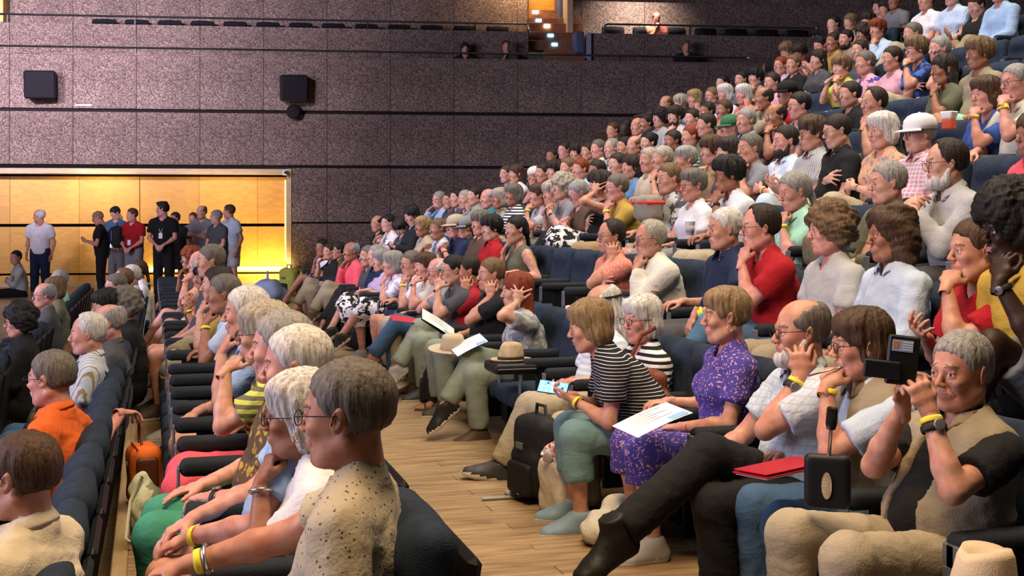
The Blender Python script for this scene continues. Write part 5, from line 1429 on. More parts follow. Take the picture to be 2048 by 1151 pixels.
# ------------------------------------------------------------------ place the seats row by row
SEATS = []
PITCH = .57
for row in 'CDEFGHIJKLMBAZ':
    sp = sorted((y, x) for x, y, s in SEATSPOTS[row]); ys = [q[0] for q in sp]
    xr = (ROWX[row] + HIPOFF) if row in ROWX else None
    out = []
    lo = {'C': 2.55, 'D': 3.6, 'E': 4.5, 'F': 5.6, 'G': 7.0, 'H': 8.3, 'I': 9.4, 'J': 10.4, 'K': 11.4, 'L': 99, 'M': 99, 'B': 99, 'A': 1.7, 'Z': 5.2}[row]
    hi = {'C': 21.5, 'B': 19.0, 'A': 19.5, 'Z': 17.5}.get(row, 24.6)
    occ = []
    for y_ in ys:
        if not occ or y_ - occ[-1] > .40: occ.append(y_)
    full = list(occ)
    if lo < occ[0]:
        y_ = occ[0] - PITCH
        while y_ > lo: full.append(y_); y_ -= PITCH
    for p, q in zip(occ[:-1], occ[1:]):
        n = int(round((q - p) / PITCH)) - 1
        for i in range(n): full.append(p + (q - p) * (i + 1) / (n + 1))
    y_ = occ[-1] + PITCH
    while y_ < hi and row not in 'LM': full.append(y_); y_ += PITCH
    full.sort()
    for y_ in full:
        if row in ROWX: x_ = xr if row != 'B' else .41
        else:
            x_ = float(np.interp(y_, [q[0] for q in sp], [q[1] for q in sp])) if False else {'A': -.47, 'Z': -1.42}[row]
            if row == 'A': x_ = -.50 + .012 * (y_ - 3)
            if row == 'Z': x_ = -1.38 + .02 * (y_ - 8)
        SEATS.append((row, x_, y_, min(abs(y_ - o) for o in ys) < .25))
# keep the 300 nearest; the photograph shows little of the others
SEATS.sort(key=lambda q: q[2] ** 2 + q[1] ** 2)
kept = SEATS[:296]
byrow = {}
for q in kept: byrow.setdefault(q[0], []).append(q)
for row, L_ in byrow.items():
    L_.sort(key=lambda q: q[2])
    for i, (r_, x_, y_, oc) in enumerate(L_):
        e = add_seat(x_, y_, ROWZ[row], PI, mirror=(i == len(L_) - 1 or (row in 'BC' and i == 0)))
        # label
        who = ''
        n = i
        side = 'nearest the camera' if i == 0 else (ORD[i + 1] if i + 1 < len(ORD) else ORD[min((i + 1) // 10, 9)] ) 
        if i == 0: lab = f'navy upholstered auditorium seat nearest the camera in the {ROWNAME[row]}'
        elif i < 20: lab = f"{'occupied' if oc else 'empty'} navy auditorium seat, {ORD[i + 1]} from the camera in the {ROWNAME[row]}"
        else:
            j = len(L_) - i
            lab = f"{'occupied' if oc else 'empty'} navy auditorium seat, {ORD[j] if j < len(ORD) else 'farther'} from the far end of the {ROWNAME[row]}"
        tag(e, lab, 'seat', 'auditorium seats')
# empty seats of the balcony, facing the hall
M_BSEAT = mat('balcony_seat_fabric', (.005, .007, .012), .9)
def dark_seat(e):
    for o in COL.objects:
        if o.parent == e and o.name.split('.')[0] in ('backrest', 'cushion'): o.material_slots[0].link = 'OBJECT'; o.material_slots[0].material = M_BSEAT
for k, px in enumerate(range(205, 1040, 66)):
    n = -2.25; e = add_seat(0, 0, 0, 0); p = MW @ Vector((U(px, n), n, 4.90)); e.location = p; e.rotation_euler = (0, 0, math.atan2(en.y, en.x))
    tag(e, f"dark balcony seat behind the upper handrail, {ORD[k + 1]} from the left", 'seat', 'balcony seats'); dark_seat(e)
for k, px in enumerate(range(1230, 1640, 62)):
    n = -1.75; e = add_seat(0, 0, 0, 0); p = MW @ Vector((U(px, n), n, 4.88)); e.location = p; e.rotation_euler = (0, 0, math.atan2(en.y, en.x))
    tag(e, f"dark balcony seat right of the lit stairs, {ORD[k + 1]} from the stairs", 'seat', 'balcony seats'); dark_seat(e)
# ------------------------------------------------------------------ labels of the people
rows = {}
for o, row, px, tw, ph, d in INFO: rows.setdefault(row, []).append((o, px, tw, ph, d))
for row, L_ in rows.items():
    if row in 'SQ': continue
    L_.sort(key=lambda q: abs(q[1] - 300))      # the far end of a row lies nearest the vanishing point
    for i, (o, px, tw, ph, d) in enumerate(L_):
        j = len(L_) - i
        nm = f'{ORD[i + 1]} from far end' if i < 20 else f'{ORD[j]} from near end'
        if i == 0: nm = 'farthest'
        lab = f"person in {tw}{', ' + ph if ph else ''}, {nm}, {ROWNAME[row]}"
        if len(lab.split()) > 16: lab = f"person in {tw}, {nm}, {ROWNAME[row]}"
        tag(o, lab, 'person', 'audience')
for k_, v_ in {
 ('C', 1922): 'person in black shirt and khaki vest holding up a phone, front right',
 ('C', 1722): 'person in khaki vest over pale blue shirt holding a pen near the mouth',
 ('C', 1602): 'person in pale checked shirt, finger on cheek, black trousers, one leg stretched out',
 ('C', 1452): 'person in purple floral blouse with a gold hoop earring, hands on lap',
 ('C', 1284): 'person in black and white striped top and glasses, behind the phone user',
 ('C', 1180): 'person leaning forward in black and white striped top looking at a blue phone',
 ('C', 1205): 'person in pale striped shirt and dark headband bowing over a straw hat',
 ('C', 1034): 'person in grey patterned blouse, raised hand hiding the face, beside the straw hat',
 ('C', 702): 'person in coral long-sleeved top, chin on hand, row behind the aisle near the granite wall',
 ('D', 2022): 'person in yellow jersey and grey shorts seated at the right edge',
 ('D', 1520): 'person in red t-shirt, chin on hand, legs crossed in blue jeans',
 ('D', 1300): 'person in off-white jacket and dark glasses resting chin on hand',
 ('D', 1222): 'person in salmon shirt with white diamonds leaning cheek on hand',
 ('D', 1450): 'person in navy polo shirt with two yellow wristbands, arm over the armrest',
 ('F', 1838): 'person in white cap and pink checked shirt',
 ('A', 103): 'person in orange shirt seen from behind, arm along the seat backs',
 ('A', 46): 'person in cream shirt seen from behind at the bottom left corner',
 ('B', 694): 'person in beige dotted t-shirt with a yellow wristband, front of the left block',
 ('B', 602): 'person in white top and glasses with a silver bracelet, hand at chin',
 ('S', 78): 'person standing by the golden wall in white shirt and dark denim trousers',
 ('S', 196): 'person standing in black t-shirt with black backpack looking at a phone',
 ('S', 231): 'person standing in dark t-shirt, face lit by a phone, behind the red shirt',
 ('S', 264): 'person standing in red t-shirt and lanyard badge, hands joined in front',
 ('S', 325): 'tall person standing in black shirt with a white badge, hands joined',
 ('S', 350): 'person standing in black t-shirt half hidden behind the tall black-shirted person',
 ('S', 386): 'short person in brown t-shirt mostly hidden behind the standing group',
 ('S', 403): 'person standing in light grey t-shirt, arms crossed, left of the dark grey shirt',
 ('S', 432): 'person standing in dark grey t-shirt and dark trousers, hands joined',
 ('S', 458): 'person standing in pale blue t-shirt and shorts, rightmost of the standing group',
 ('Q', 930): 'dark-haired person in black sitting on the balcony, left of two',
 ('Q', 1012): 'person in dark jacket on the balcony, hand at face, near the lit stairs',
 ('Q', 1313): 'person in salmon top on the upper balcony behind the handrail, right of the stairs',
 ('Q', 1372): 'person in black on the balcony behind the lower handrail, right of the stairs'}.items():
    tag(BYPX[k_]['_o'], v_, 'person', 'people standing by the golden wall' if k_[0] == 'S' else ('people on the balcony' if k_[0] == 'Q' else 'audience'))
# ------------------------------------------------------------------ belongings
def root(name, loc, label, cat, rot=0, group=None):
    e = bpy.data.objects.new(name, None); COL.objects.link(e); e.location = loc; e.rotation_euler = (0, 0, rot); tag(e, label, cat, group); return e
def fobj(name, prims, h, m, parent, k=.02, amp=0, seed=1, f=30):
    lo = np.min([p[0] for p in prims], 0) - .03; hi = np.max([p[1] for p in prims], 0) + .03; F = Field(lo, hi, h)
    for p in prims: F.put(p, k)
    V, Q = F.nets()
    if amp: V = V + vnormals(V, Q) * wob(V, seed, amp, f)[:, None]
    return link(name, mesh_from(name, V, Q, [m]), parent)
M_STRAW = mat('straw', (.58, .46, .30), .85, 'mottle', (.42, .32, .19), bump=.5, bscale=240); M_PAPER = mat('paper', (.78, .80, .84), .8); M_PRINT = mat('grey_ink', (.40, .43, .50), .8); M_INK = mat('ink', (.08, .09, .14), .8)
def hand_w(d, n, off=(0, 0, 0)):
    S, E, W, dd, z, hm = d['_J']['A' + n]; dd = dd / np.linalg.norm(dd)
    return d['_o'].matrix_basis @ Vector(W + dd * .09 + np.array(off))
def hat(loc, label, m_c, m_b, brim=.15, rot=0, tilt=0, fedora=True, bandm=M_STRAPD):
    e = root('hat', loc, label, 'hat', rot); e.rotation_euler = (tilt, 0, rot)
    b = MB(); b.lathe([(.088, 0), (.086, .05), (.080, .09), (.070, .112), (.045, .118 if not fedora else .100), (0, .116 if not fedora else .088)], n=26, sy=.84)
    if fedora:
        V = [(x * (1 - .22 * max(0, z - .05) / .07 * (x > .02)), y * (1 - .30 * max(0, z - .05) / .07 * max(0, x / .09)), z + (.014 * (abs(y) / .07) if z > .085 else 0)) for x, y, z in b.v]; b.v = V
    b.obj('crown', m_c, e, smooth=True)
    b = MB(); b.lathe([(.086, .004), (.12, -.002), (brim, .010), (brim + .003, .014), (brim, .017), (.12, .005), (.086, .012)], n=30, sy=.86); b.obj('brim', m_b, e, smooth=True)
    b = MB(); b.lathe([(.0895, .004), (.0895, .030), (.088, .032)], n=26, sy=.845); b.obj('hat_band', bandm, e, smooth=True)
    return e
# phone of the leaning reader
def phone(loc, R, label, lit=(.10, .30, 1.0), icons=True, strength=2.2):
    e = root('phone', loc, label, 'phone'); e.rotation_euler = R.to_euler()
    b = MB(); b.box((0, 0, 0), (.076, .156, .009), bev=.004); b.obj('body', M_BLACK, e)
    sc = MB(); sc.box((0, 0, .0048), (.070, .148, .0008)); s_ = sc.obj('screen', mat('lit_screen', lit, .3, emit=strength), e)
    if icons:
        r_ = random.Random(3); b = MB()
        for i in range(5):
            for j in range(3):
                b.box((-.022 + .022 * j + r_.uniform(-.003, .003), -.055 + .026 * i, .0056), (r_.uniform(.008, .016), r_.uniform(.008, .014), .0006), r_.choice((0, 1, 1)))
        link('icon', b.mesh('icon', [mat('icon_dark', (.02, .05, .30), .4), mat('icon_pale', (.45, .65, 1.0), .4, emit=1.5)]), s_)
    return e
d_ = BYPX[('C', 1180)]
p = (hand_w(d_, 'L') + hand_w(d_, 'R')) / 2 + Vector((-.03, -.01, .035))
_n = Vector((-.30, -.66, .69)).normalized(); _y = Vector((CA, -SA, -.35)); _y = (_y - _n * _y.dot(_n)).normalized(); _x = _y.cross(_n)
phone(p, Matrix((_x, _y, _n)).transposed(), 'phone with a bright blue map screen held by the leaning person')
# the device held up at the right
d_ = BYPX[('C', 1922)]
p = (hand_w(d_, 'L') + hand_w(d_, 'R')) / 2 + Vector((-.03, 0, .075))
e = root('phone', p, 'phone in an open black case held up by the person in the khaki vest', 'phone'); e.rotation_euler = (.0, math.radians(6), math.radians(-22)); e.scale = (1.15, 1, .95)
b = MB(); b.box((0, 0, 0), (.085, .014, .165), bev=.006); b.obj('body', M_BLACK, e)
b = MB(); b.box((-.055, -.02, -.035), (.10, .012, .060), bev=.005); b.obj('case_flap', M_SHELL, e)
b = MB(); b.box((-.004, -.0078, .048), (.056, .002, .038)); l_ = b.obj('sticker', mat('sticker', (.35, .42, .62), .5), e)
b = MB(); b.box((-.022, -.0092, .050), (.014, .001, .022)); b.obj('mark', mat('orange_mark', (.6, .2, .08), .5), l_)
for i in range(4):
    b = MB(); b.box((.010, -.0092, .060 - .008 * i), (.026, .001, .003)); b.obj('print_line', M_PAPER, l_)
d_ = BYPX[('S', 231)]
p = (hand_w(d_, 'L') + hand_w(d_, 'R')) / 2 + Vector((0, 0, .03)); phone(p, Matrix.Rotation(.6, 3, 'Y') @ Matrix.Rotation(1.2, 3, 'X'), 'lit phone held by the standing person behind the red shirt', (.5, .65, 1.0), False, 6)
pl = bpy.data.lights.new('phone_glow', 'POINT'); pl.energy = .9; pl.color = (.35, .55, 1); pl.shadow_soft_size = .06; po = bpy.data.objects.new('phone_glow', pl); COL.objects.link(po); po.location = p + Vector((-.10, -.12, .05)); po['kind'] = 'helper'
d_ = BYPX[('D', 824)]
p = (hand_w(d_, 'L') + hand_w(d_, 'R')) / 2 + Vector((0, 0, .03)); phone(p, Matrix.Rotation(-.8, 3, 'Y'), 'lit phone lighting the bowed face at the far end of the first raised row', (.3, .5, 1.0), False, 6)
pl2 = bpy.data.objects.new('phone_glow', pl.copy()); pl2.data.energy = 2.2; COL.objects.link(pl2); pl2.location = p + Vector((-.06, -.04, .12)); pl2['kind'] = 'helper'
# pen
d_ = BYPX[('C', 1722)]; p = hand_w(d_, 'L', (.03, 0, .0))
b = MB(); b.tube([(-.07, 0, 0), (.055, .01, .012)], .004, 8); b.tube([(.055, .01, .012), (.070, .0115, .0135)], [.004, .001], 8); o = b.obj('pen', M_STEEL, smooth=True); o.location = p + Vector((-.02, -.03, -.01)); o.rotation_euler = (0, -.15, 2.9 - PI); tag(o, 'silver pen in the raised hand of the khaki-vested person', 'pen')
# hats
pt, s_ = at_x(1013, 716, 2.26)
e = root('hat_box', pt + Vector((.03, 0, -.055)), 'flat black case under the straw hat on the lap', 'case'); fobj('case', [rbox((0, 0, 0), (.15, .15, .035), .025)], .012, M_SHELL, e)
b = MB(); b.tube([(-.13, -.152, .0), (.13, -.152, .0)], .004, 6); b.obj('zip', M_TRIM, e)
hat(pt + Vector((.03, 0, -.018)), 'cream straw fedora with black band lying on a black case', M_STRAW, M_STRAW, .135, rot=PI)
pt, s_ = at_x(905, 700, 2.08); hat(pt, 'beige soft hat resting on crossed legs beside the papers', mat('canvas_hat', (.50, .42, .30), .9), mat('canvas_hat', (.50, .42, .30), .9), .175, tilt=.15, fedora=False, bandm=mat('hat_stitch', (.40, .32, .22), .9))
pt, s_ = at_x(1968, 1192, 1.98); hat(pt, 'pale panama hat with dark band at the bottom right corner', mat('panama', (.66, .52, .36), .8, bump=.3, bscale=260), mat('panama', (.66, .52, .36), .8, bump=.3, bscale=260), .145, rot=PI + .2)
e = root('bag', pt + Vector((.02, .02, -.19)), 'black bag under the panama hat at the bottom right', 'bag'); fobj('bag_body', [rbox((0, 0, 0), (.19, .20, .165), .06)], .02, M_ARM, e); b = MB(); b.tube([(-.12, -.2, .1), (-.1, -.24, .17), (.1, -.24, .17), (.12, -.2, .1)], .010, 8); b.obj('strap', M_STRAPD, e, smooth=True)
# papers and folders
def sheet(loc, w_, h_, R, label, cat='paper', name='leaflet', m=M_PAPER, lines=5, group=None):
    e = root(name, loc, label, cat, group=group); e.rotation_euler = R.to_euler(); b = MB(); n = 6; V = []; Fs = []
    for i in range(n + 1):
        for j in (0, 1): V.append((-w_ / 2 + w_ * i / n, -h_ / 2 + h_ * j, .012 * math.sin(2.2 * i / n)))
    k = len(V); V += [(x, y, z - .0015) for x, y, z in V]
    for i in range(n): a = 2 * i; Fs += [(a, a + 2, a + 3, a + 1), (k + a, k + a + 1, k + a + 3, k + a + 2)]
    b.add(V, Fs); b.obj('page', m, e)
    if lines:
        b = MB()
        for i in range(lines): b.box((-w_ * .1 * (i % 2), h_ * (.36 - .12 * i), .0135), (w_ * (.62 - .2 * (i % 2)), h_ * .018, .0006))
        b.obj('print', M_PRINT, e)
        b = MB(); b.box((w_ * .30, -h_ * .36, .0135), (w_ * .3, h_ * .2, .0006)); b.obj('picture', mat('blue_print', (.25, .45, .75), .6), e)
    return e
RZ = lambda a: Matrix.Rotation(math.radians(a), 3, 'Z'); RY = lambda a: Matrix.Rotation(math.radians(a), 3, 'Y'); RX = lambda a: Matrix.Rotation(math.radians(a), 3, 'X')
pt, s_ = at_x(1305, 840, 2.16); sheet(pt, .30, .21, RY(-14) @ RX(8) @ RZ(10), 'white and blue leaflet on the lap beside the purple blouse')
pt, s_ = at_x(938, 690, 2.17); sheet(pt, .24, .18, RY(-22) @ RX(14), 'white printed leaflet on the lap behind the beige hat')
pt, s_ = at_x(876, 648, 2.12); e = sheet(pt, .30, .22, RY(35) @ RX(20), 'white notepad with dark cover on a raised knee', 'notepad', 'notepad'); b = MB(); b.box((0, 0, -.008), (.31, .23, .006), bev=.002); b.obj('cover', M_SHELL, e)
pt, s_ = at_x(812, 640, 2.10); e = sheet(pt, .26, .20, RY(12) @ RX(10), 'red and white papers on a lap in the row behind the aisle', 'papers', 'papers', mat('red_paper', (.5, .03, .06), .7), 0)
pt, s_ = at_x(1562, 936, 2.16); e = root('folder', pt, 'red plastic folder lying across a lap above white papers', 'folder'); e.rotation_euler = (RY(-5) @ RX(-3) @ RZ(12)).to_euler(); e.scale = (.9, .8, 1)
b = MB(); b.box((0, 0, 0), (.32, .24, .005), bev=.002); b.box((0, 0, .010), (.31, .23, .005), bev=.002); b.obj('cover', mat('red_folder', (.42, .012, .03), .3), e); b = MB(); b.box((0, 0, -.006), (.30, .22, .004)); b.obj('pages', M_PAPER, e)
pt = Vector((.688, 3.72, .79)); sheet(pt, .06, .09, RY(75) @ RZ(20), 'small white label on the back of the front seat', 'label', 'seat_label', lines=2)
# folding stick with a black pouch between the two people at the right
pt, s_ = at_x(1655, 955, 2.05); e = root('monopod', pt, 'thin silver stick with black handle and black pouch standing on a lap', 'stick')
e.rotation_euler = (0, 0, math.radians(55)); a0 = Vector((0, 0, 0)); t_, _ = at_x(1665, 815, 2.05); tp = Matrix.Rotation(-math.radians(55), 3, 'Z') @ (t_ - pt)
b = MB(); b.tube([a0, tp * .75], .006, 8); b.obj('rod', M_STEEL, e, smooth=True); b = MB(); b.tube([tp * .70, tp * .78, tp], [.014, .019, .017], 10); b.obj('handle', M_BLACK, e, smooth=True)
fobj('pouch', [rbox((0, 0, -.01), (.022, .072, .085), .018)], .009, M_SHELL, e); b = MB(); b.lathe([(.016, 0), (.016, .006), (0, .007)], (-.0225, 0, -.02), 16, R=RX(90) @ RY(-90), sy=2.6); 
o = b.obj('pad', M_STRAW, e)
# rust shawl bag hanging over the seat behind the phone reader
pt, s_ = at_x(1325, 765, 2.62); e = root('shoulder_bag', pt, 'rust brown leather shoulder bag hanging against the seat behind the phone user', 'bag'); Mr = mat('rust_leather', (.22, .055, .025), .6, 'mottle', (.12, .03, .015), bump=.5, bscale=50)
fobj('bag_body', [rbox((-.08, -.02, -.02), (.05, .16, .10), .045), rbox((-.06, -.16, -.08), (.04, .07, .06), .035)], .014, Mr, e, amp=.006, f=45); b = MB(); b.tube([(-.10, .10, .05), (-.12, .13, .14), (-.06, .15, .24), (.02, .14, .28)], .012, 8, flat=.4); b.obj('strap', Mr, e, smooth=True); b = MB()
for i in range(7): b.tube([(-.142, -.02 - .01 * i + .006 * math.cos(a), .04 - .018 * i + .008 * math.sin(a)) for a in np.linspace(0, 2 * PI, 8, endpoint=False)], .0016, 5, closed=True)
b.obj('chain', M_GOLD, e, smooth=True)
# things on the floor of the cross aisle
M_BK = mat('black_nylon', (.010, .010, .012), .7, bump=.3, bscale=150)
def backpack(loc, label, m, m2, s=1.0, rot=0, group=None):
    e = root('backpack', loc, label, 'backpack', rot); e.scale = (s,) * 3
    fobj('bag_body', [rbox((0, 0, .23), (.10, .16, .22), .07), rbox((-.06, 0, .16), (.07, .13, .12), .05)], .016, m, e, amp=.006, f=24); fobj('front_pocket', [rbox((-.125, 0, .13), (.03, .11, .085), .025)], .012, m2, e)
    b = MB(); b.tube([(0, -.05, .44), (0, -.04, .50), (0, .04, .50), (0, .05, .44)], .010, 8); b.obj('handle', m2, e, smooth=True)
    for y_ in (-.09, .09): b = MB(); b.tube([(.09, y_, .42), (.15, y_, .34), (.15, y_ * 1.2, .16), (.09, y_ * 1.2, .06)], .018, 8, flat=.3); b.obj('strap', m2, e, smooth=True)
    b = MB(); b.box((-.135, 0, .30), (.006, .07, .035), bev=.002); b.obj('badge', M_TRIM, e); return e
pt, s_ = at_z(1065, 1000, .0); backpack(pt + Vector((.05, 0, 0)), 'black backpack standing on the floor under the phone user', M_BK, M_BK, 1.05, .25)
pt, s_ = at_z(862, 815, .0); backpack(pt + Vector((.08, 0, 0)), 'black backpack on the floor left of the orange sandal', M_BK, M_BK, 1.1, -.2)
pt, s_ = at_z(700, 700, .0); backpack(pt + Vector((.1, 0, 0)), 'black bag under a seat near the grey shoes', M_BK, M_BK, .9, .1)
# crutch
a_, _ = at_z(1026, 990, .02); b_, _ = at_x(1092, 892, a_.x + .13); e = root('crutch', a_, 'grey metal folding stool leg slanting down to the floor beside the backpack', 'stool'); v = b_ - a_
b = MB(); b.tube([(0, 0, 0), v], .010, 8); b.tube([v * .1 + Vector((.0, .015, 0)), v + Vector((0, .02, 0))], .006, 8); b.obj('leg', M_CHROME, e, smooth=True)
b = MB(); b.box((-.05, .0, -.008), (.26, .025, .018), bev=.006); b.box((0, .06, -.008), (.03, .14, .018), bev=.006); b.obj('foot', mat('grey_plastic', (.35, .36, .37), .5), e); b = MB(); b.box((0, 0, .01), (.035, .03, .035), bev=.008); b.obj('hinge', M_TRIM, e)
M_WB = mat('white_plastic_bag', (.66, .58, .50), .5, bump=.6, bscale=30)
pt, s_ = at_z(1120, 1027, .0); e = root('carrier_bag', pt, 'white paper carrier bag with a red packet on top, beside the blue shoe', 'bag', .2); fobj('bag_body', [rbox((0, 0, .145), (.075, .125, .145), .03)], .012, M_WB, e, amp=.006, f=40)
fobj('packet', [rbox((-.01, -.02, .33), (.05, .085, .05), .03), rbox((-.04, .05, .30), (.03, .03, .05), .02)], .011, mat('red_packet', (.55, .06, .05), .35, 'leaf', (.75, .70, .66), scale=2.5), e, amp=.006, f=60)
b = MB(); b.lathe([(.022, 0), (.025, .01), (.025, .04), (.020, .055), (.020, .06), (.016, .06), (.016, .02), (0, .015)], (-.06, -.01, .30), 18, R=RY(-50)); b.obj('jar', mat('clear_plastic', (.6, .6, .6), .1), e, smooth=True)
pt, s_ = at_z(1212, 1085, .0); e = root('tote_bag', pt, 'crumpled white cotton bag on the floor above the black boot', 'bag', .5); fobj('bag_body', [ell((0, 0, .07), (.14, .12, .085)), ell((.12, .03, .13), (.10, .08, .09)), ell((.05, -.05, .10), (.09, .06, .08))], .014, mat('white_cotton', (.62, .60, .54), .9, bump=.4, bscale=60), e, amp=.012, f=32); b = MB(); b.tube([(.15, .0, .18), (.2, .03, .28), (.22, .05, .34)], .012, 8, flat=.3); b.obj('strap', mat('white_cotton', (.62, .60, .54), .9, bump=.4, bscale=60), e, smooth=True)
# left block: orange backpack, pale tote, brown leather bag
pt, s_ = at_z(288, 1010, .0); M_OR = mat('orange_canvas', (.75, .15, .02), .8, bump=.3, bscale=160); M_BR = mat('brown_leather', (.11, .03, .018), .5)
e = root('backpack', pt + Vector((0, 0, .0)), 'orange backpack with dark red sides and looped handle behind the blue seats', 'backpack', .15); fobj('bag_body', [rbox((0, 0, .17), (.085, .13, .165), .055)], .012, M_OR, e, amp=.004, f=30)
for s2 in (-1, 1): fobj('side_panel', [rbox((0, s2 * .125, .155), (.06, .022, .13), .02)], .011, M_BR, e)
b = MB(); b.tube([(-.02, -.05, .33), (-.02, -.045, .43), (-.02, 0, .465), (-.02, .045, .43), (-.02, .05, .33)], .008, 8); b.obj('handle', M_BR, e, smooth=True); b = MB(); b.box((-.088, -.02, .24), (.008, .045, .05), bev=.003); b.obj('badge', M_BR, e); b = MB(); b.box((-.094, -.02, .24), (.003, .02, .022), bev=.001); b.obj('logo', M_PAPER, e); b = MB(); b.tube([(-.05, -.12, .325), (-.06, 0, .34), (-.05, .12, .325)], .004, 6); b.obj('zip', M_BR, e)
pt, s_ = at_z(300, 1085, .0); e = root('tote_bag', pt, 'pale green and white cloth bag slumped in front of the orange backpack', 'bag', .3); Mt = mat('pale_tote', (.56, .60, .44), .9, 'leaf', (.20, .22, .15), bump=.4, bscale=50, scale=.5)
fobj('bag_body', [ell((0, 0, .13), (.10, .11, .15)), ell((-.02, .06, .24), (.06, .05, .10)), ell((.02, -.05, .05), (.12, .10, .06))], .013, Mt, e, amp=.014, f=30); b = MB(); b.tube([(-.03, .02, .32), (-.10, -.02, .22), (-.14, -.08, .06), (-.08, -.12, .01), (.0, -.10, .02)], .012, 8, flat=.3); b.obj('strap', mat('tote_strap', (.62, .6, .5), .9), e, smooth=True)
pt, s_ = at_z(352, 1090, .0); e = root('handbag', pt, 'dark brown leather handbag on the floor between the pale bag and the legs', 'bag', .1); fobj('bag_body', [rbox((0, 0, .13), (.06, .13, .12), .05)], .013, M_BR, e, amp=.006, f=30); b = MB(); b.tube([(-.03, -.10, .22), (-.05, -.12, .32), (-.05, .02, .36), (-.03, .10, .22)], .008, 8); b.obj('handle', M_BR, e, smooth=True)
# far end of the aisle
M_PB = mat('pale_blue_bag', (.25, .32, .50), .7, bump=.4, bscale=50)
pt, s_ = at_z(535, 607, .0); e = root('bag', pt, 'pale blue bag on the floor by the glowing wall', 'bag'); e.scale = (1.3,) * 3; fobj('bag_body', [ell((0, 0, .15), (.20, .24, .18)), ell((.1, .1, .1), (.2, .15, .13))], .03, M_PB, e, amp=.02, f=16); b = MB(); b.tube([(0, -.1, .3), (0, 0, .42), (0, .1, .3)], .012, 6); b.obj('handle', M_PB, e, smooth=True)
pt, s_ = at_z(578, 592, .0); backpack(pt, 'yellow-green backpack at the far end of the aisle by the wooden wall', mat('lime_nylon', (.34, .36, .06), .8), M_BK, 1.15, .6)
pt, s_ = at_z(617, 592, .0); backpack(pt + Vector((.3, 0, .15)), 'dark green backpack by the corner of the granite wall', mat('dark_green_nylon', (.03, .05, .035), .8), M_BK, 1.3, .2)
# cup, popcorn carton, bottle, cushion
pt, s_ = at_x(1380, 470, 4.02 - .02); e = root('paper_cup', pt, 'white paper cup held over a lap in the second raised row', 'cup'); b = MB(); b.lathe([(.030, 0), (.040, .105), (.042, .108), (.040, .111), (.037, .105), (.028, .006), (0, .006)], n=22); b.obj('cup', mat('white_card', (.8, .78, .76), .6), e, smooth=True); b = MB(); b.lathe([(.0325, .02), (.0375, .075)], n=22); b.obj('print_band', mat('grey_print', (.4, .4, .42), .6), e, smooth=True)
pt, s_ = at_x(1898, 258, 5.30); e = root('carton', pt, 'white and orange paper bag on a lap beside the blue shirt', 'carton', .3); e.scale = (.58,) * 3; b = MB(); b.box((0, 0, .06), (.11, .14, .12), bev=.01); b.obj('orange_half', mat('orange_print', (.75, .15, .08), .6), e); b = MB(); b.box((0, 0, .165), (.11, .14, .09), bev=.01, taper=1.25); b.obj('white_half', M_PAPER, e)
pt, s_ = at_x(765, 725, 2.25); e = root('bottle', pt, 'teal water bottle in a side pocket near the black shoes', 'bottle'); b = MB(); b.lathe([(.036, 0), (.038, .02), (.038, .17), (.022, .20), (.018, .22)], n=18); b.obj('bottle_body', mat('teal_plastic', (.02, .22, .25), .3), e, smooth=True); b = MB(); b.lathe([(.021, .22), (.021, .25), (0, .252)], n=16); b.obj('cap', M_SHELL, e)
pt, s_ = at_x(1296, 416, 4.0); e = root('cushion_bag', pt, 'cream bag with a red band leaning on the seats of the second raised row', 'bag'); fobj('bag_body', [rbox((0, 0, 0), (.08, .19, .11), .06)], .018, mat('cream_canvas', (.26, .23, .18), .9), e, amp=.006); b = MB(); b.box((0, 0, .045), (.168, .39, .035), bev=.012); b.obj('red_band', mat('red_band', (.55, .04, .03), .7), e, smooth=True)
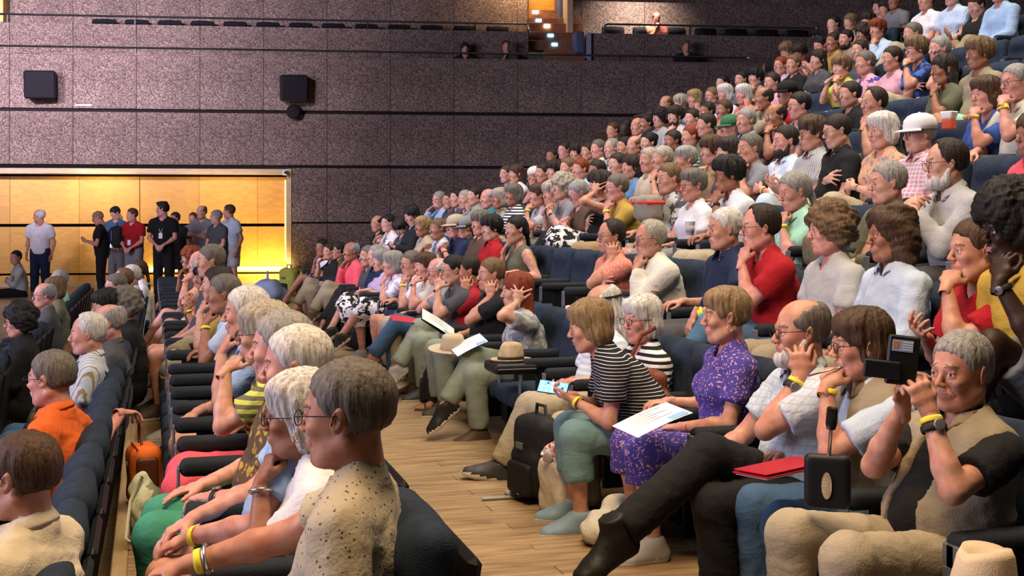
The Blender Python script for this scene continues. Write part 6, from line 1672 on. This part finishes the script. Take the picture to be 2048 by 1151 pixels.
pt, s_ = at_x(1640, 500, 3.86); e = root('jute_bag', pt, 'brown patterned bag on the seat beside the red t-shirt', 'bag'); fobj('bag_body', [rbox((0, 0, 0), (.07, .12, .10), .05)], .014, mat('jute', (.16, .11, .07), .9, 'floral', (.08, .12, .05)), e, amp=.005); b = MB(); b.tube([(-.02, -.08, .08), (-.04, -.04, .17), (-.04, .04, .17), (-.02, .08, .08)], .009, 8); b.obj('handle', M_BR, e, smooth=True)
# lanyards with badges, and the standing person's backpack
for k_ in (('S', 325), ('S', 264)):
    d_ = BYPX[k_]; J = d_['_J']; o = d_['_o']; N_, C_, fw = J['N'], J['C'], J['fw']
    b = MB(); q = C_ + fw * .150 - J['curl'] * (.06 if k_[1] == 325 else .12)
    b.tube([N_ + J['w'] * .055 + fw * .06 + J['curl'] * .02, C_ + fw * .145 + J['w'] * .03, q], .004, 6); b.tube([N_ - J['w'] * .055 + fw * .06 + J['curl'] * .02, C_ + fw * .145 - J['w'] * .03, q], .004, 6); b.obj('lanyard', M_PAPER if k_[1] == 325 else M_STRAPD, o, smooth=True)
    b = MB(); b.box(q + fw * .012 - J['curl'] * .05, (.008, .07, .10), bev=.003); b.obj('badge', M_PAPER, o)
d_ = BYPX[('S', 196)]; J = d_['_J']; o = d_['_o']; pq = o.matrix_basis @ Vector(J['C'] - J['fw'] * .27 - J['curl'] * .28)
e = backpack(pq, 'black backpack worn by the standing person with the shaved head', M_BK, M_BK, .95, o.rotation_euler.z)
d_ = BYPX[('A', 176)]; J = d_['_J']; o = d_['_o']; b = MB(); b.tube([J['N'] + J['w'] * .12 - J['fw'] * .02 + J['curl'] * .03, J['C'] + J['w'] * .10 - J['fw'] * .145, J['W'] - J['w'] * .08 - J['fw'] * .15], .018, 8, flat=.25); b.obj('shoulder_strap', M_STRAPD, o, smooth=True)
_u = {}
for _o in bpy.data.objects:
    if _o.type == 'MESH': _u[_o.data.name] = _o
_t = {}
for _m, _o in _u.items():
    n_ = _o.name.split('.')[0]; _t.setdefault(n_, [0, 0]); _t[n_][0] += sum(len(p.vertices) - 2 for p in _o.data.polygons); _t[n_][1] += 1
print('TOTAL', time.time()-T0, len(bpy.data.objects), sum(v[0] for v in _t.values()), sorted(((v[0], v[1], k) for k, v in _t.items()), reverse=True)[:14])
